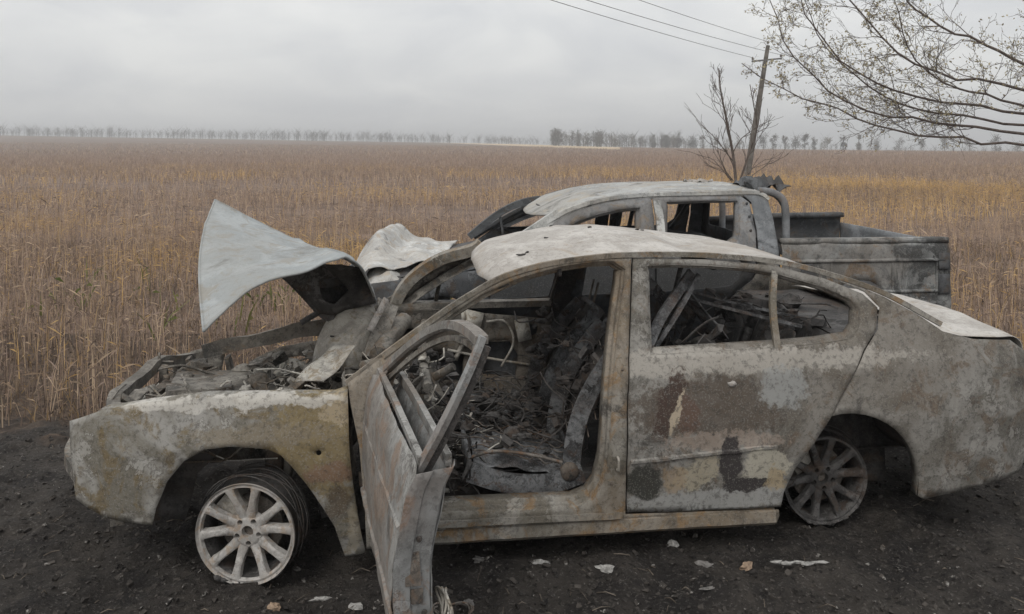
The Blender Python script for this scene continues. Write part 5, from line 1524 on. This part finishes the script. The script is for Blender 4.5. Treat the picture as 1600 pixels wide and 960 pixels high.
# big tree at the right, sparse yellowed leaves
random.seed(5)
TBASE = Vector((19.6, 28.6, float(height(19.6, 28.6)) - .2))
big = empty('roadside_tree', tuple(TBASE))
tag(big, 'large half-bare tree at the right with sparse yellowed leaves on drooping branches', 'tree')
out, lv = [], []
trunk = [TBASE, TBASE + Vector((-.15, 0, 2.0)), TBASE + Vector((-.5, 0, 4.4)), TBASE + Vector((-.3, .2, 7.0)), TBASE + Vector((-.6, .3, 10.5))]
out.append((resample(trunk, 12), .22, 0))
LIMBS = [
    ([(19.2, 22, 1.9), (14.2, 22, 2.45), (12.2, 21.9, 3.0), (11.0, 21.8, 3.43), (9.9, 21.6, 3.75), (9.0, 21.5, 4.25), (8.2, 21.5, 4.9)], .05, 24, 1.5),
    ([(19.1, 22, 2.3), (13.6, 22, 3.0), (11.9, 22, 3.55), (10.9, 22, 4.25), (10.1, 22, 5.15), (9.5, 22, 6.2), (9.2, 22, 7.3)], .055, 24, 1.5),
    ([(19.0, 22, 3.0), (14.0, 22.2, 3.9), (12.0, 22.3, 5.0), (10.8, 22.3, 6.4), (10.2, 22.3, 8.2)], .055, 22, 1.6),
    ([(19.0, 22, 3.8), (14.6, 22.4, 5.0), (12.6, 22.4, 6.8), (11.0, 22.4, 8.8), (10.4, 22.4, 10)], .055, 22, 1.7),
    ([(18.9, 22, 4.6), (14.9, 22.8, 7.0), (13.6, 23, 9.8)], .06, 18, 2.0),
    ([(18.9, 22, 3.4), (20.6, 22.4, 5.2), (22, 22.8, 8.0)], .06, 18, 2.1),
    ([(18.9, 22, 5.2), (19.4, 21.2, 7.8), (19.2, 20.8, 10.6)], .06, 16, 2.1),
    ([(19.1, 22, 2.8), (18.2, 20.5, 4.2), (17.2, 19.0, 6.2)], .05, 14, 1.9),
    ([(19.1, 22, 3.1), (14.4, 20.8, 4.4), (12.9, 20.0, 6.2), (12.2, 19.6, 8.2)], .05, 20, 1.7),
    ([(19.1, 22, 2.6), (14.8, 23.0, 3.4), (13.0, 23.6, 4.6), (11.8, 24.0, 6.0), (11.2, 24.0, 7.6)], .05, 20, 1.6),
]
for pts, r0, kids, L0 in LIMBS:
    P = resample([(a, b_ + 6.6, c) for a, b_, c in pts], 16)
    for i_ in range(2, 16):
        P[i_] += Vector((random.gauss(0, .05), random.gauss(0, .06), random.gauss(0, .05)))
    out.append((P, r0, 1))
    for k in range(kids):
        t = .22 + .78 * (k + random.random()) / kids
        i = min(int(t * 15), 14)
        d = (P[i + 1] - P[i]).normalized()
        pv = d.cross(Vector((random.gauss(0, 1), random.gauss(0, 1), random.gauss(0, 1)))).normalized()
        nd = (d * .8 + pv * .75 + Vector((0, 0, .10))).normalized()
        branch(out, lv, P[i], nd, L0 * (1.2 - .6 * t) * random.uniform(.55, 1.15), r0 * .36 * (1.15 - .6 * t), 2, 4, .62, .08, [5, 5, 4], 6, .24)
tm, cm = tree_from(out, None, big, TBASE, .0055, .3)
tm.build('trunk', M['bark'], big); cm.build('crown', M['bark'], big)
n = len(lv); lv = np.array([tuple(p - TBASE) for p in lv])
sel = RNG.random(n) < np.clip(.15 + .5 * fbm(lv[:, 0] * .8 + 40, lv[:, 2] * .8 + 9, 2) * (lv[:, 2] > 3.0) + .14 * (lv[:, 2] > 5), 0, .8)
lv = lv[sel]; n = len(lv)
def leaf_quads(c, s, cols):
    n = len(c)
    a = RNG.normal(0, 1, (n, 3)); a /= np.linalg.norm(a, axis=1)[:, None]
    b_ = np.cross(a, RNG.normal(0, 1, (n, 3))); b_ /= np.linalg.norm(b_, axis=1)[:, None]
    V = np.stack([c, c + (a + b_ * .55) * s[:, None] * .5, c + a * s[:, None], c + (a - b_ * .55) * s[:, None] * .5], 1)
    T = (np.arange(n)[:, None, None] * 4 + np.array([(0, 1, 2), (0, 2, 3)])[None]).reshape(-1, 3)
    return V.reshape(-1, 3), T, np.repeat(cols, 4, axis=0)
LC = np.array([[.36, .31, .17], [.32, .29, .18], [.42, .37, .24], [.26, .22, .14], [.38, .36, .27]])
V, T, C = leaf_quads(lv, .07 + .06 * RNG.random(n), LC[RNG.integers(0, 5, n)])
lo = raw_mesh('leaves', V, T, mat_stalk, C); lo.parent = big; lo['kind'] = 'stuff'

# far trees and woods: trunk, limbs and a twiggy crown of many small faces
TC = np.array([[.12, .10, .08], [.15, .125, .095], [.10, .088, .075], [.17, .14, .095]])
def far_tree_parts(h, w, rng, dens=260, bare=.25):
    """trunk mesh (V, T, C) and crown mesh (V, T, C) in local space"""
    m = MB()
    m.tube([(0, 0, -.3), (.03 * h * rng.normal(), .03 * h * rng.normal(), h * .45), (.03 * h * rng.normal(), 0, h * .92)], [h * .022, h * .016, h * .004], 5, 6)
    for k in range(7):
        a = rng.random() * 6.28; z0 = h * (.25 + .5 * rng.random()); l = w * (.35 + .3 * rng.random())
        m.tube([(0, 0, z0), (math.cos(a) * l * .5, math.sin(a) * l * .5, z0 + l * .7), (math.cos(a) * l, math.sin(a) * l, z0 + l * 1.25)], [h * .009, h * .003], 4, 5)
    c = []
    nb = 12
    for k in range(nb):
        a = rng.random() * 6.28; rr = w * (.42 - .25 * rng.random()) * math.sqrt(rng.random()); zc = h * (.08 + .78 * rng.random())
        s_ = w * (.10 + .14 * rng.random())
        g_ = rng.normal(0, 1, (dens // nb, 3)) * np.array([s_, s_, s_ * 1.15]) * .62
        c.append(g_ + np.array([math.cos(a) * rr, math.sin(a) * rr, zc]))
    c = np.concatenate(c); c = c[(c[:, 2] > h * .04) & (c[:, 2] < h * 1.05)]
    tone = TC[rng.integers(0, 4)]
    cols = tone * (.7 + .6 * rng.random((len(c), 1)))
    V, T, C = leaf_quads(c, h * (.03 + .04 * rng.random(len(c))), cols)
    return m, (V, T, C)
def wood(name, label, spots, seed, dens=150):
    rng = np.random.default_rng(seed)
    Vs, Ts, Cs, o = [], [], [], 0
    for x, y, h, w in spots:
        y *= 1.302
        m, (V, T, C) = far_tree_parts(h, w, rng, dens)
        z = float(height(x, y)); off = np.array([x, y, z])
        mv = np.array(m.v); tri = []
        for q_ in m.f:
            for k in range(1, len(q_) - 1): tri.append((q_[0], q_[k], q_[k + 1]))
        Vs += [mv + off, V + off]; Ts += [np.array(tri) + o, T + o + len(mv)]
        Cs += [np.tile(np.array([[.11, .095, .08]]), (len(mv), 1)), C]; o += len(mv) + len(V)
    ob = raw_mesh(name, np.concatenate(Vs), np.concatenate(Ts), mat_stalk, np.concatenate(Cs))
    ob['kind'] = 'stuff'; tag(ob, label, 'woodland')
rng = np.random.default_rng(3)
sp1 = []
for k in range(900):
    y = 640 + rng.normal(0, 22); t = rng.random(); x = -640 + 760 * t
    hh = 9.5 * (1 - .55 * smooth01(np.array((x + 160) / 300)))
    sp1.append((x, y, float(hh) * (.35 + .8 * rng.random() ** 1.6), 8.5 * (.6 + .8 * rng.random())))
wood('woodland', 'hazy low woodland along the horizon on the left', sp1, 4, 110)
sp2 = []
for k in range(90):
    t = rng.random() ** 1.15; x = 28 + 92 * t; y = 425 + rng.normal(0, 10) - 25 * t
    sp2.append((x, y, (11.5 - 4.0 * t) * (.75 + .4 * rng.random()), 5.5 * (.8 + .5 * rng.random())))
wood('woodland', 'dense grey-brown wood on the horizon right of centre', sp2, 5, 320)
sp3 = [(-14 + 2.2 * k + rng.normal(0, .5), 560 + rng.normal(0, 3), 6.0 * (.8 + .4 * rng.random()) * (1 - (abs(k - 4) / 6) ** 2), 6.5) for k in range(9)]
wood('copse', 'small dark clump of bushes on the horizon at the centre', sp3, 6, 420)
# single trees of the windbreak on the right
places = [(935, 388, 9.5), (962, 386, 8.6), (1022, 380, 10.8), (1040, 383, 9.4), (1060, 378, 10.0), (1082, 376, 8.6), (1098, 374, 9.0), (1118, 372, 8.2), (1136, 370, 9.2), (1155, 368, 8.6), (1174, 366, 8.8), (1193, 364, 9.3), (1208, 363, 8.6), (1226, 362, 9.6), (1243, 361, 9.0), (1258, 360, 9.8), (1272, 359, 8.8), (1292, 356, 9.4), (1318, 354, 8.7), (1342, 352, 9.5), (1372, 350, 8.8), (1404, 348, 9.2), (1440, 346, 8.4), (1476, 344, 9.6), (1515, 342, 8.8), (1556, 340, 9.1), (1590, 338, 9.0)]
rng = np.random.default_rng(8)
for i, (px, y, h) in enumerate(places):
    x = (px - 800) / 960 * y; y *= 1.302
    z = float(height(x, y))
    ft = empty('windbreak_tree', (x, y, z))
    m, (V, T, C) = far_tree_parts(h * (.75 + .4 * rng.random()), 4.2 + 4.0 * rng.random(), rng, 900)
    m.build('trunk', M['bark_far'], ft)
    cr = raw_mesh('crown', V, T, mat_stalk, C); cr.parent = ft; cr['kind'] = 'stuff'
    o1 = 'first second third fourth fifth sixth seventh eighth ninth tenth eleventh twelfth thirteenth fourteenth'.split()
    w_ = (o1[i] + ' from the left') if i < 14 else (o1[26 - i] + ' from the right') if i < 26 else 'the rightmost one'
    tag(ft, 'hazy bare tree in the distant windbreak row on the right, ' + w_, 'tree', 'windbreak trees on the horizon')
sp4 = [(40 + 1.85 * k + rng.normal(0, 1.5), 398 - .11 * k + rng.normal(0, 6), 4.6 * (.35 + .9 * rng.random() ** 1.5), 3.0 + 2.5 * rng.random()) for k in range(150)]
wood('undergrowth', 'low hazy brush under the distant windbreak trees', sp4, 9, 90)

# ------------------------------------------------------------------ things on the ground
def at_ground(px, py):
    y = 1250 * EYE / (py - 230); x = (px - 800) / 1250 * y
    return x, y, soil_z(x, y)
random.seed(31)
white = simple_mat('white_ash_scrap', (.42, .41, .39), (.22, .215, .205), 40)
tanm = simple_mat('tan_scrap', (.34, .25, .18), (.20, .15, .11), 30)
darkm = simple_mat('charred_scrap', (.05, .048, .045), (.11, .10, .095), 25)
greym = simple_mat('grey_stone', (.20, .19, .18), (.11, .105, .10), 25)
items = [
    (500, 925, .045, .020, .010, white, 'thin white ash flake beside the front wheel', 'ash flake'),
    (553, 941, .040, .018, .010, white, 'small white ash flake left of the open door', 'ash flake'),
    (428, 953, .030, .020, .015, tanm, 'tan scrap below the front wheel at the bottom edge', 'scrap'),
    (748, 879, .032, .020, .010, greym, 'small grey flake right of the open door', 'ash flake'),
    (845, 878, .045, .016, .010, white, 'white flake under the sill, left of a bigger one', 'ash flake'),
    (948, 889, .060, .022, .015, white, 'broad white fragment under the middle of the sill', 'fragment'),
    (1100, 878, .035, .020, .012, greym, 'grey stone under the rear door', 'stone'),
    (1166, 881, .035, .020, .018, tanm, 'tan stone chip under the rear door near the rear wheel', 'stone'),
    (730, 938, .025, .016, .014, greym, 'grey stone by the bottom of the open door', 'stone'),
    (1110, 926, .050, .008, .006, greym, 'thin grey stick in the black soil, front right', 'stick'),
    (1050, 855, .030, .020, .012, white, 'white chip in the shade of the rear door', 'fragment'),
]
for px, py, a, b_, c, mt, lab, cat in items:
    x, y, z = at_ground(px, py)
    o = MB().lump((0, 0, 0), (a, b_, c), 10, .45, px * .37).build(lab.split()[1] if False else cat.replace(' ', '_'), mt, None, smooth=False)
    o.location = (x, y, z + c * .4); o.rotation_euler = (random.uniform(-.1, .1), random.uniform(-.1, .1), random.uniform(-.6, .6))
    tag(o, lab, cat)
x, y, z = at_ground(1250, 886)
ms = MB()
for i, (dx, dy, a_, b_) in enumerate(((-.10, .012, .030, .010), (-.055, .0, .036, .013), (-.01, .010, .034, .009), (.035, -.004, .030, .015), (.085, .008, .036, .008))):
    ms.lump((dx, dy, .004), (a_, b_, .006), 10, .5, i * 5.3)
o = ms.build('molten_strip', white, None)
o.location = (x, y, z + .006)
tag(o, 'long white strip of melted metal beside the rear wheel', 'metal strip')
x, y, z = at_ground(700, 955)
lp = MB()
for i in range(3):
    lp.tube([((.07 + .008 * i) * math.cos(a), (.05 + .01 * i) * math.sin(a), .02 + .012 * math.sin(a * 2 + i)) for a in np.linspace(0, 6.28, 24)], .004, 5)
o = lp.build('wire_loop', M['wire']); o.location = (x + .02, y, z)
tag(o, 'ring of burnt wire lying at the foot of the open door', 'wire')
# charred crumbs and gravel
g = MB()
for k in range(9000):
    px = random.uniform(-3.2, 3.4); py = 2.9 + 3.2 * random.random() ** 1.6
    if random.random() < .35:
        s_ = random.uniform(.006, .022)
    else:
        s_ = random.uniform(.004, .011)
    z = soil_z(px, py)
    rt = rotm(random.uniform(-.5, .5), random.uniform(-.5, .5), random.uniform(0, 3))
    g.box((px, py, z + s_ * .15), (s_ * random.uniform(.7, 2), s_, s_ * random.uniform(.3, .8)), rt, s_ * .25)
gm = Mat('charred_gravel', .9)
oi = gm.noise(9, 4, .7); o2 = gm.noise(30, 3, .7, off=4)
c = gm.mix(gm.step(oi, .35, .7), (.022, .020, .019), (.075, .066, .058))
c = gm.mix(gm.step(o2, .60, .64), c, (.20, .19, .175))
go = g.build('gravel', gm.done(c), None, smooth=False, kind='stuff')
tag(go, 'black charred crumbs and gravel strewn over the roadside soil', 'gravel')
# thin burnt twigs and straws on the soil
tw = MB()
for k in range(420):
    px = random.uniform(-3.2, 3.4); py = 3.0 + 3.4 * random.random() ** 1.3; a = random.uniform(0, 3.14); l = random.uniform(.02, .09)
    z = soil_z(px, py) + .006
    tw.tube([(px, py, z), (px + math.cos(a) * l * .5, py + math.sin(a) * l * .5, z + random.uniform(0, .012)), (px + math.cos(a) * l, py + math.sin(a) * l, soil_z(px + math.cos(a) * l, py + math.sin(a) * l) + .005)], random.uniform(.0012, .003), 4)
two = tw.build('burnt_straw', simple_mat('burnt_straw', (.09, .075, .06), (.20, .17, .14), 20), None, kind='stuff')
tag(two, 'scorched straws and wire ends scattered on the black soil', 'straw')

# ------------------------------------------------------------------ haze
hz = MB().box((0, 1500, 18.5), (5600, 3200, 83))
hm = bpy.data.materials.new('haze_air'); hm.use_nodes = True
ht = hm.node_tree; ht.nodes.clear()
ho_ = ht.nodes.new('ShaderNodeOutputMaterial'); pv = ht.nodes.new('ShaderNodeVolumePrincipled')
pv.inputs['Color'].default_value = (.95, .955, .965, 1); pv.inputs['Density'].default_value = 0.00085; pv.inputs['Anisotropy'].default_value = 0.2
ht.links.new(pv.outputs[0], ho_.inputs['Volume'])
haze = hz.build('haze', hm, None, smooth=False, kind='stuff')
tag(haze, 'thin grey autumn haze over the field', 'haze')
